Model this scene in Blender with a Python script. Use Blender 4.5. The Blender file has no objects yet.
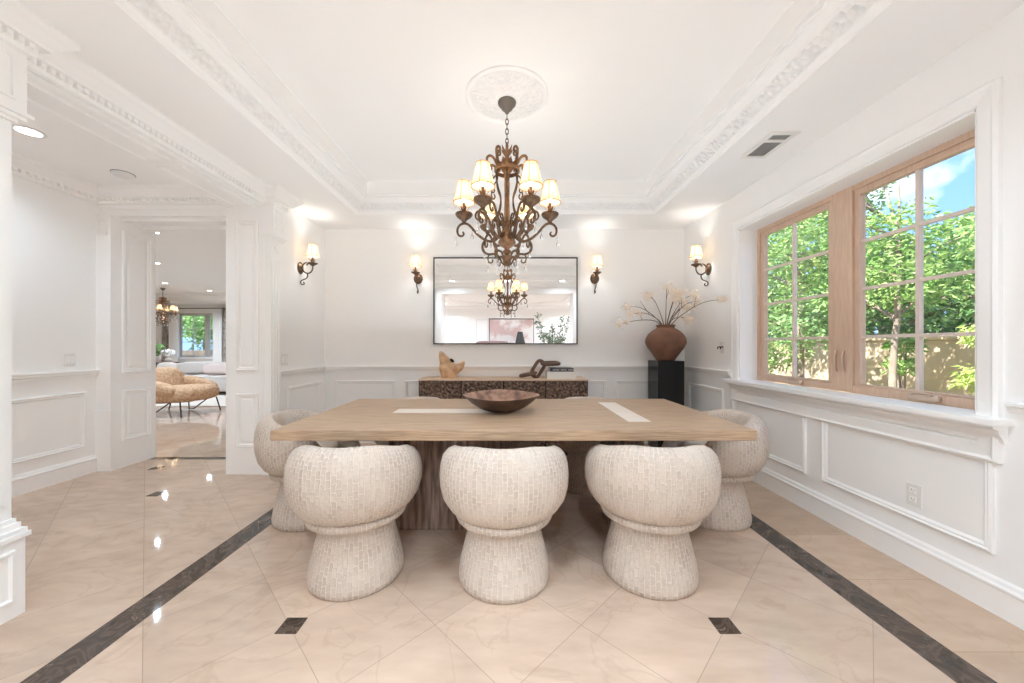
import bpy, math, random
import numpy as np
from mathutils import Vector, Matrix
random.seed(7); rng = np.random.default_rng(11)
PI = math.pi
S = bpy.context.scene
COL = S.collection

# ------------------------------------------------------------------ camera, world, sun, exposure
cam_d = bpy.data.cameras.new('camera'); cam = bpy.data.objects.new('camera', cam_d); COL.objects.link(cam)
cam.location = (0, 0, 1.2); cam.rotation_euler = (PI/2, 0, 0)
cam_d.sensor_width = 36; cam_d.lens = 362/1024*36
cam_d.shift_x = 4/1024; cam_d.shift_y = 4.5/1024
cam_d.clip_start = .02
S.camera = cam
S.view_settings.view_transform = 'Standard'; S.view_settings.look = 'None'
S.view_settings.exposure = 0.68; S.view_settings.gamma = 1; S.view_settings.use_curve_mapping = False
S.cycles.use_denoising = True
S.cycles.max_bounces = 24; S.cycles.diffuse_bounces = 20; S.cycles.glossy_bounces = 6
S.cycles.transparent_max_bounces = 16; S.cycles.sample_clamp_indirect = 6
S.cycles.caustics_reflective = False; S.cycles.caustics_refractive = False

W = bpy.data.worlds.new('sky'); S.world = W; W.use_nodes = True
n = W.node_tree.nodes; l = W.node_tree.links
bg = n['Background']
tc = n.new('ShaderNodeTexCoord'); sx = n.new('ShaderNodeSeparateXYZ'); l.new(tc.outputs['Generated'], sx.inputs[0])
gr = n.new('ShaderNodeValToRGB'); l.new(sx.outputs['Z'], gr.inputs[0])
gr.color_ramp.elements[0].position = .0; gr.color_ramp.elements[0].color = (.26, .44, .78, 1)
gr.color_ramp.elements[1].position = .6; gr.color_ramp.elements[1].color = (.06, .19, .55, 1)
nz = n.new('ShaderNodeTexNoise'); nz.inputs['Scale'].default_value = 3.2; nz.inputs['Detail'].default_value = 7
l.new(tc.outputs['Generated'], nz.inputs['Vector'])
cr = n.new('ShaderNodeValToRGB'); cr.color_ramp.elements[0].position = .5; cr.color_ramp.elements[1].position = .6
l.new(nz.outputs[0], cr.inputs[0])
mx = n.new('ShaderNodeMix'); mx.data_type = 'RGBA'; l.new(cr.outputs[0], mx.inputs['Factor'])
l.new(gr.outputs[0], mx.inputs[6]); mx.inputs[7].default_value = (.95, .95, .97, 1)
l.new(mx.outputs[2], bg.inputs['Color']); bg.inputs['Strength'].default_value = 1.7

sun_d = bpy.data.lights.new('sun', 'SUN'); sun = bpy.data.objects.new('sun', sun_d); COL.objects.link(sun)
sun_d.energy = 12.0; sun_d.angle = .01; sun_d.color = (1, .95, .86)
sun.rotation_euler = Vector((.62, .18, -.80)).to_track_quat('-Z', 'Y').to_euler()

CHAND_W, SCONCE_W, FOYER_FILL_W, HALL_W, LIVING_W, SOFFIT_FILL_W = 0.75, 2.3, 165.0, 25.0, 185.0, 37.0

# large soft fill light, added unseen, turned up to bounce off the white ceiling
al_d = bpy.data.lights.new('ceiling bounce', 'AREA'); al = bpy.data.objects.new('ceiling bounce', al_d); COL.objects.link(al)
al_d.shape = 'RECTANGLE'; al_d.size = 3.4; al_d.size_y = 2.4; al_d.energy = 15.5; al_d.color = (.85, .935, 1.0)
al.location = (-.02, 2.85, 1.32); al.rotation_euler = (PI, 0, 0)

# ------------------------------------------------------------------ materials
def new_mat(name):
    m = bpy.data.materials.new(name); m.use_nodes = True
    return m, m.node_tree.nodes, m.node_tree.links, m.node_tree.nodes['Principled BSDF']

def mat(name, col, rough=.5, metal=0.0, col2=None, nscale=8, stretch=None, bump=None, emit=None, spec=.5, detail=4, contrast=(.35, .65), uv=False, vor=None):
    """principled surface; col2/nscale: procedural colour variation; bump=(scale, strength)"""
    m, N, L, P = new_mat(name)
    P.inputs['Base Color'].default_value = (*col, 1); P.inputs['Roughness'].default_value = rough
    P.inputs['Metallic'].default_value = metal; P.inputs['Specular IOR Level'].default_value = spec
    t = N.new('ShaderNodeTexCoord'); v = t.outputs['UV' if uv else 'Object']
    if stretch:
        mp = N.new('ShaderNodeMapping'); mp.inputs['Scale'].default_value = stretch; L.new(v, mp.inputs[0]); v = mp.outputs[0]
    if col2:
        z = N.new('ShaderNodeTexNoise'); z.inputs['Scale'].default_value = nscale; z.inputs['Detail'].default_value = detail
        L.new(v, z.inputs['Vector'])
        r = N.new('ShaderNodeValToRGB'); r.color_ramp.elements[0].position, r.color_ramp.elements[1].position = contrast
        r.color_ramp.elements[0].color = (*col, 1); r.color_ramp.elements[1].color = (*col2, 1)
        L.new(z.outputs[0], r.inputs[0]); L.new(r.outputs[0], P.inputs['Base Color'])
    if vor:
        z = N.new('ShaderNodeTexVoronoi'); z.inputs['Scale'].default_value = vor[0]; L.new(v, z.inputs['Vector'])
        b = N.new('ShaderNodeBump'); b.inputs['Strength'].default_value = vor[1]; b.inputs['Distance'].default_value = .02
        L.new(z.outputs['Distance'], b.inputs['Height']); L.new(b.outputs[0], P.inputs['Normal'])
    if bump:
        z = N.new('ShaderNodeTexNoise'); z.inputs['Scale'].default_value = bump[0]; z.inputs['Detail'].default_value = 5
        L.new(v, z.inputs['Vector'])
        b = N.new('ShaderNodeBump'); b.inputs['Strength'].default_value = bump[1]; b.inputs['Distance'].default_value = .01
        L.new(z.outputs[0], b.inputs['Height']); L.new(b.outputs[0], P.inputs['Normal'])
    if emit:
        P.inputs['Emission Color'].default_value = (*emit[0], 1); P.inputs['Emission Strength'].default_value = emit[1]
    return m

def math_node(N, L, op, a, b=None):
    k = N.new('ShaderNodeMath'); k.operation = op
    for i, q in enumerate((a, b)):
        if q is None: continue
        if isinstance(q, (int, float)): k.inputs[i].default_value = q
        else: L.new(q, k.inputs[i])
    return k.outputs[0]

def marble(name, base, vein, grout=None, rough=.04, straight=None, dark=False):
    m, N, L, P = new_mat(name)
    t = N.new('ShaderNodeTexCoord'); o = t.outputs['Object']
    sep = N.new('ShaderNodeSeparateXYZ'); L.new(o, sep.inputs[0]); X, Y = sep.outputs['X'], sep.outputs['Y']
    n1 = N.new('ShaderNodeTexNoise'); n1.inputs['Scale'].default_value = 2.2; n1.inputs['Detail'].default_value = 8; n1.inputs['Distortion'].default_value = 1.2
    L.new(o, n1.inputs['Vector'])
    ramp = N.new('ShaderNodeValToRGB'); e = ramp.color_ramp.elements
    if dark:
        n1.inputs['Scale'].default_value = 5.5; n1.inputs['Detail'].default_value = 12; n1.inputs['Distortion'].default_value = 2.2
        e[0].position = .36; e[0].color = tuple(c*.75 for c in base) + (1,); e[1].position = .72; e[1].color = tuple(c*1.9 for c in base) + (1,)
        for p_, f_ in ((.46, 1.1), (.50, 1.9), (.54, 1.2), (.598, 1.1), (.605, None), (.612, 1.6)):
            k = ramp.color_ramp.elements.new(p_); k.color = (tuple(c*f_ for c in base) if f_ else vein) + (1,)
    else:
        e[0].position = .30; e[0].color = tuple(c*.93 for c in base) + (1,); e[1].position = .72; e[1].color = tuple(c*1.05 for c in base) + (1,)
        for p, c, f in ((.48, base, 1), (.50, tuple(.55*a+.45*b for a, b in zip(base, vein)), 1), (.52, base, 1)):
            k = ramp.color_ramp.elements.new(p); k.color = tuple(x*f for x in c) + (1,)
    L.new(n1.outputs[0], ramp.inputs[0]); colr = ramp.outputs[0]
    if not dark:                                       # fine cloudy streaks across the slabs
        mp = N.new('ShaderNodeMapping'); mp.inputs['Scale'].default_value = (3, 9, 3); mp.inputs['Rotation'].default_value = (0, 0, .6)
        L.new(o, mp.inputs[0]); n2 = N.new('ShaderNodeTexNoise'); n2.inputs['Scale'].default_value = 1.6; n2.inputs['Detail'].default_value = 6
        L.new(mp.outputs[0], n2.inputs['Vector'])
        r2 = N.new('ShaderNodeValToRGB'); r2.color_ramp.elements[0].position = .3; r2.color_ramp.elements[1].position = .7
        r2.color_ramp.elements[0].color = (.90, .88, .86, 1); r2.color_ramp.elements[1].color = (1.04, 1.04, 1.04, 1)
        L.new(n2.outputs[0], r2.inputs[0])
        mm = N.new('ShaderNodeMix'); mm.data_type = 'RGBA'; mm.blend_type = 'MULTIPLY'; mm.inputs['Factor'].default_value = 1
        L.new(colr, mm.inputs[6]); L.new(r2.outputs[0], mm.inputs[7]); colr = mm.outputs[2]
    if grout or straight:
        if straight:
            off, sp = straight
            a = math_node(N, L, 'DIVIDE', math_node(N, L, 'SUBTRACT', Y, off), sp); b = None
        else:
            c, sp = grout
            a = math_node(N, L, 'DIVIDE', math_node(N, L, 'SUBTRACT', math_node(N, L, 'ADD', X, Y), c), sp)
            b = math_node(N, L, 'DIVIDE', math_node(N, L, 'SUBTRACT', math_node(N, L, 'SUBTRACT', Y, X), c), sp)
        def line(q):
            d = math_node(N, L, 'ABSOLUTE', math_node(N, L, 'SUBTRACT', math_node(N, L, 'FRACT', math_node(N, L, 'ADD', q, .5)), .5))
            return math_node(N, L, 'LESS_THAN', d, .0028 if not straight else .003)
        def cell(q): return math_node(N, L, 'FLOOR', q)
        mask = line(a)
        if b is not None: mask = math_node(N, L, 'MAXIMUM', mask, line(b))
        wn = N.new('ShaderNodeTexWhiteNoise'); wn.noise_dimensions = '2D'; cb = N.new('ShaderNodeCombineXYZ')
        L.new(cell(a), cb.inputs[0])
        if b is not None: L.new(cell(b), cb.inputs[1])
        L.new(cb.outputs[0], wn.inputs['Vector'])
        mr = N.new('ShaderNodeMapRange'); mr.inputs[3].default_value = .93; mr.inputs[4].default_value = 1.05; L.new(wn.outputs['Value'], mr.inputs[0])
        vm = N.new('ShaderNodeVectorMath'); vm.operation = 'SCALE'; L.new(colr, vm.inputs[0]); L.new(mr.outputs[0], vm.inputs['Scale'])
        mg = N.new('ShaderNodeMix'); mg.data_type = 'RGBA'; L.new(mask, mg.inputs['Factor']); L.new(vm.outputs[0], mg.inputs[6])
        mg.inputs[7].default_value = tuple(c*.62 for c in base) + (1,); colr = mg.outputs[2]
    L.new(colr, P.inputs['Base Color']); P.inputs['Roughness'].default_value = rough
    return m

def woven(name):
    """ribbed boucle: columns of short dashes between raised ribs, from the uv (u around, v along, both in metres)"""
    m, N, L, P = new_mat(name)
    t = N.new('ShaderNodeTexCoord'); s = N.new('ShaderNodeSeparateXYZ'); L.new(t.outputs['UV'], s.inputs[0])
    c = N.new('ShaderNodeCombineXYZ'); L.new(s.outputs['Y'], c.inputs[0]); L.new(s.outputs['X'], c.inputs[1])
    z = N.new('ShaderNodeTexNoise'); z.inputs['Scale'].default_value = 75; L.new(t.outputs['Object'], z.inputs['Vector'])
    zz = N.new('ShaderNodeVectorMath'); zz.operation = 'MULTIPLY_ADD'; L.new(z.outputs['Color'], zz.inputs[0]); zz.inputs[1].default_value = (.022, .009, 0); L.new(c.outputs[0], zz.inputs[2])
    b = N.new('ShaderNodeTexBrick'); L.new(zz.outputs[0], b.inputs['Vector']); b.inputs['Scale'].default_value = 1
    b.inputs['Brick Width'].default_value = .042; b.inputs['Row Height'].default_value = .0225; b.inputs['Mortar Size'].default_value = .0045; b.inputs['Mortar Smooth'].default_value = 1.0
    b.offset = .5; b.inputs['Bias'].default_value = 0
    b.inputs['Color1'].default_value = (.50, .415, .35, 1); b.inputs['Color2'].default_value = (.60, .51, .435, 1); b.inputs['Mortar'].default_value = (.74, .655, .575, 1)
    n2 = N.new('ShaderNodeTexNoise'); n2.inputs['Scale'].default_value = 9; L.new(t.outputs['Object'], n2.inputs['Vector'])
    r = N.new('ShaderNodeMapRange'); r.inputs[1].default_value = .42; r.inputs[2].default_value = .62; r.inputs[4].default_value = .6; L.new(n2.outputs[0], r.inputs[0])
    mx = N.new('ShaderNodeMix'); mx.data_type = 'RGBA'; L.new(r.outputs[0], mx.inputs['Factor']); L.new(b.outputs['Color'], mx.inputs[6]); mx.inputs[7].default_value = (.67, .585, .505, 1)
    L.new(mx.outputs[2], P.inputs['Base Color']); P.inputs['Roughness'].default_value = .95; P.inputs['Specular IOR Level'].default_value = .15
    f = N.new('ShaderNodeTexNoise'); f.inputs['Scale'].default_value = 260; L.new(t.outputs['Object'], f.inputs['Vector'])
    h = math_node(N, L, 'ADD', b.outputs['Fac'], math_node(N, L, 'MULTIPLY', f.outputs[0], .5))
    bp = N.new('ShaderNodeBump'); bp.inputs['Strength'].default_value = .6; bp.inputs['Distance'].default_value = .006
    L.new(h, bp.inputs['Height']); L.new(bp.outputs[0], P.inputs['Normal'])
    return m

def thin_glass(name):
    m, N, L, P = new_mat(name)
    N.remove(P); out = N['Material Output']
    tr = N.new('ShaderNodeBsdfTransparent'); tr.inputs[0].default_value = (.97, .985, .98, 1)
    gl = N.new('ShaderNodeBsdfGlossy'); gl.inputs['Roughness'].default_value = 0
    fr = N.new('ShaderNodeFresnel'); geo = N.new('ShaderNodeNewGeometry')     # same reflectance from both sides of the sheet
    L.new(math_node(N, L, 'ADD', math_node(N, L, 'MULTIPLY', geo.outputs['Backfacing'], 1/1.35 - 1.35), 1.35), fr.inputs[0])
    k = N.new('ShaderNodeMixShader'); L.new(fr.outputs[0], k.inputs[0]); L.new(tr.outputs[0], k.inputs[1]); L.new(gl.outputs[0], k.inputs[2]); L.new(k.outputs[0], out.inputs[0])
    return m

def leafy(name, c1, c2, trans=.35):
    m, N, L, P = new_mat(name)
    t = N.new('ShaderNodeTexCoord'); z = N.new('ShaderNodeTexNoise'); z.inputs['Scale'].default_value = 6; z.inputs['Detail'].default_value = 3; L.new(t.outputs['Object'], z.inputs['Vector'])
    r = N.new('ShaderNodeValToRGB'); r.color_ramp.elements[0].position = .35; r.color_ramp.elements[1].position = .65
    r.color_ramp.elements[0].color = (*c1, 1); r.color_ramp.elements[1].color = (*c2, 1); L.new(z.outputs[0], r.inputs[0])
    L.new(r.outputs[0], P.inputs['Base Color']); P.inputs['Roughness'].default_value = .45
    tl = N.new('ShaderNodeBsdfTranslucent'); L.new(r.outputs[0], tl.inputs[0])
    k = N.new('ShaderNodeMixShader'); k.inputs[0].default_value = trans; L.new(P.outputs[0], k.inputs[1]); L.new(tl.outputs[0], k.inputs[2])
    L.new(k.outputs[0], N['Material Output'].inputs[0])
    return m

M_WALL = mat('white wall paint', (.905, .905, .90), .55, bump=(40, .015))
M_TRIM = mat('white satin trim paint', (.91, .91, .905), .35)
M_CEIL = mat('white ceiling paint', (.91, .91, .905), .7)
M_CARVE = mat('carved plaster', (.89, .89, .885), .5, vor=(30, .95))
M_FLOOR = marble('cream marble', (.60, .463, .362), (.49, .365, .275), grout=(1.243, .628))
M_BORDER = marble('cream marble border', (.55, .415, .31), (.46, .34, .24), straight=(1.42, .44))
M_DARK = marble('dark brown marble', (.058, .040, .030), (.27, .20, .16), dark=True)
M_OAK = mat('oak veneer', (.50, .35, .228), .42, col2=(.35, .232, .145), nscale=6, stretch=(1.2, 26, 26), contrast=(.38, .62))
M_STONE = mat('brown travertine', (.16, .105, .08), .3, col2=(.42, .31, .25), nscale=5, stretch=(9, 9, .9), contrast=(.38, .62), detail=8)
M_INLAY = mat('pale stone inlay', (.72, .63, .54), .3, col2=(.80, .72, .64), nscale=9, stretch=(1, 6, 1))
M_WOVEN = woven('cream woven boucle')
M_SEAT = mat('cream boucle seat', (.72, .64, .54), .95, bump=(120, .6), spec=.15)
M_HAMMER = mat('hammered dark wood', (.060, .032, .021), .42, col2=(.30, .185, .12), nscale=34, contrast=(.42, .70), vor=(30, 1.0))
M_PALEWOOD = mat('pale ash wood', (.72, .54, .40), .45, col2=(.66, .48, .34), nscale=5, stretch=(1, 20, 20))
M_DARKWOOD = mat('dark carved wood', (.105, .055, .035), .5, col2=(.17, .095, .06), nscale=14)
M_BOWL_O = mat('dark bowl outside', (.035, .022, .016), .38, col2=(.10, .055, .035), nscale=12)
M_BOWL_I = mat('worn bowl inside', (.13, .068, .045), .42, col2=(.40, .235, .165), nscale=13, contrast=(.36, .6))
M_SCULPT = mat('honey burl wood', (.50, .27, .13), .45, col2=(.68, .45, .27), nscale=14)
M_BLACK = mat('black lacquer', (.010, .010, .011), .16, spec=.32)
M_VASE = mat('weathered terracotta', (.25, .125, .078), .75, col2=(.165, .08, .05), nscale=7, bump=(30, .25), contrast=(.3, .65))
M_BRONZE = mat('antique bronze', (.105, .062, .036), .42, metal=.6, col2=(.20, .12, .07), nscale=45)
M_COPPER = mat('gilt bronze', (.36, .20, .105), .40, metal=.6, col2=(.20, .105, .055), nscale=50)
M_CANOPY = mat('dull pewter bronze', (.20, .17, .145), .45, metal=.6)
M_SHADE = mat('glowing cream shade', (.85, .70, .48), .8, emit=((1, .70, .36), .22))
M_SHADERIB = mat('amber shade binding', (.45, .24, .08), .7, emit=((.8, .36, .08), .18))
M_SHADELIN = mat('white shade lining', (.92, .90, .86), .8, emit=((1, .92, .80), .35))
for _m in (M_SHADE, M_SHADELIN):
    _n, _l = _m.node_tree.nodes, _m.node_tree.links; _t = _n.new('ShaderNodeBsdfTranslucent'); _t.inputs[0].default_value = (.95, .86, .70, 1)
    _k = _n.new('ShaderNodeMixShader'); _k.inputs[0].default_value = .75; _l.new(_n['Principled BSDF'].outputs[0], _k.inputs[1]); _l.new(_t.outputs[0], _k.inputs[2]); _l.new(_k.outputs[0], _n['Material Output'].inputs[0])
M_BULB = mat('lit bulb', (1, .9, .75), .4, emit=((1, .86, .62), 9))
M_CANLENS = mat('lit downlight lens', (1, .97, .92), .4, emit=((1, .96, .9), 7))
M_CRYSTAL = mat('clear crystal', (.95, .95, .95), .03)
_p = M_CRYSTAL.node_tree.nodes['Principled BSDF']; _p.inputs['Transmission Weight'].default_value = .75; _p.inputs['IOR'].default_value = 1.5
M_MIRROR = mat('mirror silver', (.90, .90, .90), .0, metal=1)
M_FRAME_DK = mat('dark mirror frame', (.06, .052, .048), .35, metal=.5)
M_WINWOOD = mat('tan window wood', (.68, .50, .375), .45, col2=(.60, .43, .32), nscale=5, stretch=(14, 14, 1.5))
M_MUNTIN = mat('pale muntin paint', (.74, .64, .57), .45)
M_HARDWARE = mat('brushed bronze hardware', (.62, .47, .36), .4, metal=.2)
M_GLASS = thin_glass('window glass')
M_PLATE = mat('white plastic plate', (.80, .79, .77), .35)
M_PLUG = mat('grey slot', (.22, .21, .20), .5)
M_VENTDK = mat('dark vent void', (.16, .155, .15), .6)
M_TEDDY = mat('tan teddy fleece', (.48, .29, .17), .95, col2=(.66, .46, .31), nscale=26, bump=(70, 1.0), spec=.1)
M_BLKMETAL = mat('black metal', (.02, .018, .017), .4, metal=.5)
M_SOFA = mat('pale grey linen', (.60, .56, .53), .9, bump=(150, .15), spec=.2)
M_PINK = mat('blush linen', (.72, .60, .57), .9, spec=.2)
M_CREAMCUSH = mat('cream linen', (.76, .70, .64), .9, spec=.2)
M_MAHOG = mat('dark mahogany', (.09, .03, .02), .3)
M_RUG = mat('cream wool rug', (.70, .64, .58), .95, bump=(90, .4), spec=.1)
M_CURTAIN = mat('patterned grey curtain', (.52, .48, .44), .9, col2=(.30, .26, .23), nscale=16, contrast=(.45, .6), spec=.2)
M_SHEER = mat('white sheer curtain', (.88, .87, .86), .9, spec=.2)
M_PETAL = mat('cream petals', (.88, .78, .67), .8, col2=(.92, .86, .78), nscale=30, spec=.2)
M_STEM = mat('brown twig', (.13, .08, .055), .7)
M_CERAMIC = mat('white ceramic', (.80, .78, .75), .25)
M_LEAF_A = leafy('bright garden leaf', (.15, .32, .07), (.44, .58, .22))
M_LEAF_B = leafy('mid green leaf', (.13, .28, .09), (.34, .50, .22))
M_LEAF_C = leafy('yellow green leaf', (.34, .48, .12), (.62, .68, .28))
M_LEAF_D = leafy('dark green leaf', (.05, .13, .04), (.17, .29, .11))
M_LEAF_IN = leafy('house plant leaf', (.07, .11, .06), (.16, .22, .13), .15)
M_BARK = mat('grey brown bark', (.20, .155, .12), .9, col2=(.34, .28, .23), nscale=12, stretch=(1, 1, .3))
M_STUCCO = mat('tan garden stucco', (.60, .465, .34), .9, col2=(.52, .395, .28), nscale=2.5)
M_SOIL = mat('garden soil', (.22, .17, .11), .95, col2=(.16, .20, .07), nscale=3)
M_PAPER = mat('white book cloth', (.78, .75, .71), .6)
M_BOOKDK = mat('charcoal book cloth', (.05, .045, .05), .5)
M_PAGES = mat('page edges', (.74, .70, .64), .8)
M_LETTER = mat('pale spine lettering', (.50, .47, .46), .5)
M_PICTURE = mat('pink and grey abstract painting', (.62, .44, .42), .7, col2=(.82, .78, .76), nscale=1.6, contrast=(.45, .55))
M_LAMPDK = mat('charcoal lamp fabric', (.045, .043, .042), .8)
M_MAUVE = mat('mauve upholstery', (.34, .24, .24), .9)
M_REED = mat('brown woven basket', (.25, .16, .1), .8)

# ------------------------------------------------------------------ mesh helpers
class MB:
    def __init__(s, o=(0, 0, 0)): s.v = []; s.f = []; s.uv = []; s.mi = []; s.o = Vector(o); s.cur = 0
    def add(s, vs, fs, uvs=None):
        b = len(s.v); s.v += [tuple(Vector(p) - s.o) for p in vs]
        for i, f in enumerate(fs):
            s.f.append([b + k for k in f]); s.mi.append(s.cur); s.uv.append(uvs[i] if uvs else [(0, 0)]*len(f))
        return s
    def box(s, x0, x1, y0, y1, z0, z1):
        if x0 > x1: x0, x1 = x1, x0
        if y0 > y1: y0, y1 = y1, y0
        v = [(x, y, z) for z in (z0, z1) for y in (y0, y1) for x in (x0, x1)]
        return s.add(v, [(0, 2, 3, 1), (4, 5, 7, 6), (0, 1, 5, 4), (2, 6, 7, 3), (0, 4, 6, 2), (1, 3, 7, 5)])
    def poly(s, pts): return s.add(pts, [list(range(len(pts)))])
    def grid(s, fn, nu, nv, cu=False, cv=False):
        """fn(i/nu, j/nv) -> (point, uv)"""
        mu, mv = (nu if cu else nu + 1), (nv if cv else nv + 1)
        P = [[fn(i/nu, j/nv) for j in range(nv + 1)] for i in range(nu + 1)]
        vs = [P[i][j][0] for i in range(mu) for j in range(mv)]
        fs, us = [], []
        for i in range(nu):
            for j in range(nv):
                a, b = i, (i + 1) % mu; c, d = j, (j + 1) % mv
                fs.append((a*mv + c, b*mv + c, b*mv + d, a*mv + d))
                us.append([P[i][j][1], P[i+1][j][1], P[i+1][j+1][1], P[i][j+1][1]])
        return s.add(vs, fs, us)
    def lathe(s, prof, seg=24, c=(0, 0, 0), cap0=False, cap1=False, R=.2):
        L = [0]
        for i in range(1, len(prof)): L.append(L[-1] + math.dist(prof[i], prof[i-1]))
        m = len(prof) - 1
        def fn(u, v):
            j = round(v*m); r, z = prof[j]; a = u*2*PI
            return (c[0] + r*math.cos(a), c[1] + r*math.sin(a), c[2] + z), (u*2*PI*R, L[j])
        s.grid(fn, seg, m, cu=True)
        for cap, (r, z), rev in ((cap0, prof[0], True), (cap1, prof[-1], False)):
            if cap:
                p = [(c[0] + r*math.cos(2*PI*i/seg), c[1] + r*math.sin(2*PI*i/seg), c[2] + z) for i in range(seg)]
                s.poly(p[::-1] if rev else p)
        return s
    def tube(s, pts, r, seg=8, closed=False, smooth=0):
        pts = [Vector(p) for p in pts]
        rs = list(r) if isinstance(r, (list, tuple)) else [r]*len(pts)
        for _ in range(smooth):                       # Chaikin corner cutting
            q, k = [], []
            n_ = len(pts)
            if not closed: q.append(pts[0]); k.append(rs[0])
            for i in range(n_ if closed else n_ - 1):
                a, b, ra, rb = pts[i], pts[(i+1) % n_], rs[i], rs[(i+1) % n_]
                q += [a*.75 + b*.25, a*.25 + b*.75]; k += [ra*.75 + rb*.25, ra*.25 + rb*.75]
            if not closed: q.append(pts[-1]); k.append(rs[-1])
            pts, rs = q, k
        n_ = len(pts); rings = []; up = None
        for i in range(n_):
            if closed: t = pts[(i+1) % n_] - pts[i-1]
            else: t = pts[min(i+1, n_-1)] - pts[max(i-1, 0)]
            t = t.normalized() if t.length > 1e-9 else Vector((0, 0, 1))
            if up is None: up = t.orthogonal().normalized()
            up = (up - t*up.dot(t)); up = up.normalized() if up.length > 1e-6 else t.orthogonal().normalized()
            w = t.cross(up)
            rings.append([pts[i] + (up*math.cos(2*PI*k/seg) + w*math.sin(2*PI*k/seg))*rs[i] for k in range(seg)])
        vs = [p for g in rings for p in g]; fs = []
        for i in range(n_ if closed else n_ - 1):
            j = (i+1) % n_
            for k in range(seg): fs.append((i*seg + k, i*seg + (k+1) % seg, j*seg + (k+1) % seg, j*seg + k))
        if not closed: fs += [tuple(range(seg))[::-1], tuple((n_-1)*seg + k for k in range(seg))]
        return s.add(vs, fs)
    def rings(s, O, U, V, Nn, u0, u1, v0, v1, prof, closed=False, mats=None, fill=False):
        """rectangular mitred moulding: prof = [(inset, height)]"""
        O, U, V, Nn = map(Vector, (O, U, V, Nn)); vs = []; 
        for a, h in prof:
            for u, v in ((u0+a, v0+a), (u1-a, v0+a), (u1-a, v1-a), (u0+a, v1-a)): vs.append(O + U*u + V*v + Nn*h)
        keep = s.cur
        for i in range(len(prof) - 1):
            s.cur = mats[i] if mats else keep
            f = [(k, (k+1) % 4, 4 + (k+1) % 4, 4 + k) for k in range(4)]
            s.add(vs[i*4:i*4+8], f)
        s.cur = keep
        if fill: s.add(vs[-4:], [(0, 1, 2, 3)])
        return s
    def strip(s, p0, p1, Nn, prof, caps=True, up=(0, 0, 1)):
        """extrude an open profile [(out, height)] from p0 to p1"""
        p0, p1, Nn, up = map(Vector, (p0, p1, Nn, up)); k = len(prof)
        vs = [p + Nn*a + up*h for p in (p0, p1) for a, h in prof]
        s.add(vs, [(i, i+1, k+i+1, k+i) for i in range(k-1)])
        if caps: s.add(vs[:k], [list(range(k))]); s.add(vs[k:], [list(range(k))[::-1]])
        return s
    def sell(s, c, r, e=.5, rot=None, nu=20, nv=12, jit=0):
        """rounded block (superellipsoid)"""
        def pw(x, q): return math.copysign(abs(x)**q, x)
        c = Vector(c); Rm = rot or Matrix.Identity(3)
        def fn(u, v):
            a = u*2*PI; b = (v - .5)*PI*.998
            p = Vector((r[0]*pw(math.cos(b), e)*pw(math.cos(a), e), r[1]*pw(math.cos(b), e)*pw(math.sin(a), e), r[2]*pw(math.sin(b), e)))
            if jit and 0 < v < 1: p *= 1 + (math.sin(31*u*6.28 + 17*v) * math.sin(23*v*6.28 + 9*u))*jit
            return tuple(c + Rm @ p), (u, v)
        return s.grid(fn, nu, nv, cu=True)
    def build(s, name, m, parent=None, smooth=None, bevel=0, kind=None, sub=0):
        me = bpy.data.meshes.new(name); me.from_pydata(s.v, [], s.f)
        ms = m if isinstance(m, (list, tuple)) else [m]
        for q in ms: me.materials.append(q)
        me.polygons.foreach_set('material_index', s.mi)
        ul = me.uv_layers.new(name='uv'); ul.data.foreach_set('uv', [c for f in s.uv for p in f for c in p])
        if smooth:
            me.polygons.foreach_set('use_smooth', [True]*len(me.polygons)); me.set_sharp_from_angle(angle=math.radians(smooth))
        me.update()
        o = bpy.data.objects.new(name, me); COL.objects.link(o)
        if parent: o.parent = parent
        elif tuple(s.o) != (0, 0, 0): o.location = s.o
        if bevel:
            b = o.modifiers.new('bevel', 'BEVEL'); b.width = bevel; b.segments = 2; b.limit_method = 'ANGLE'
        if sub:
            b = o.modifiers.new('subdiv', 'SUBSURF'); b.levels = sub; b.render_levels = sub
        if kind: o['kind'] = kind
        return o

def thing(name, label, cat, loc=(0, 0, 0), rz=0, group=None):
    o = bpy.data.objects.new(name, None); COL.objects.link(o); o.empty_display_size = .1
    o.location = loc; o.rotation_euler = (0, 0, rz)
    return tag(o, label, cat, group)
def tag(o, label, cat, group=None):
    o['label'] = label; o['category'] = cat
    if group: o['group'] = group
    return o
def dup(o, parent=None, **kw):
    c = o.copy(); COL.objects.link(c)
    if parent: c.parent = parent
    for ch in list(o.children): dup(ch, c)
    for k, v in kw.items():
        if k in ('label', 'group'): c[k] = v
        else: setattr(c, k, v)
    return c
def struct(name, mb, m, **kw): return mb.build(name, m, kind='structure', **kw)
def lamp(name, kind, loc, watts, parent=None, color=(1, .93, .84), size=.03, spot=None):
    d = bpy.data.lights.new(name, kind); d.energy = watts; d.color = color; d.shadow_soft_size = size
    if spot: d.spot_size = spot; d.spot_blend = .9
    o = bpy.data.objects.new(name, d); COL.objects.link(o); o.location = loc
    if parent: o.parent = parent
    return o

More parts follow.
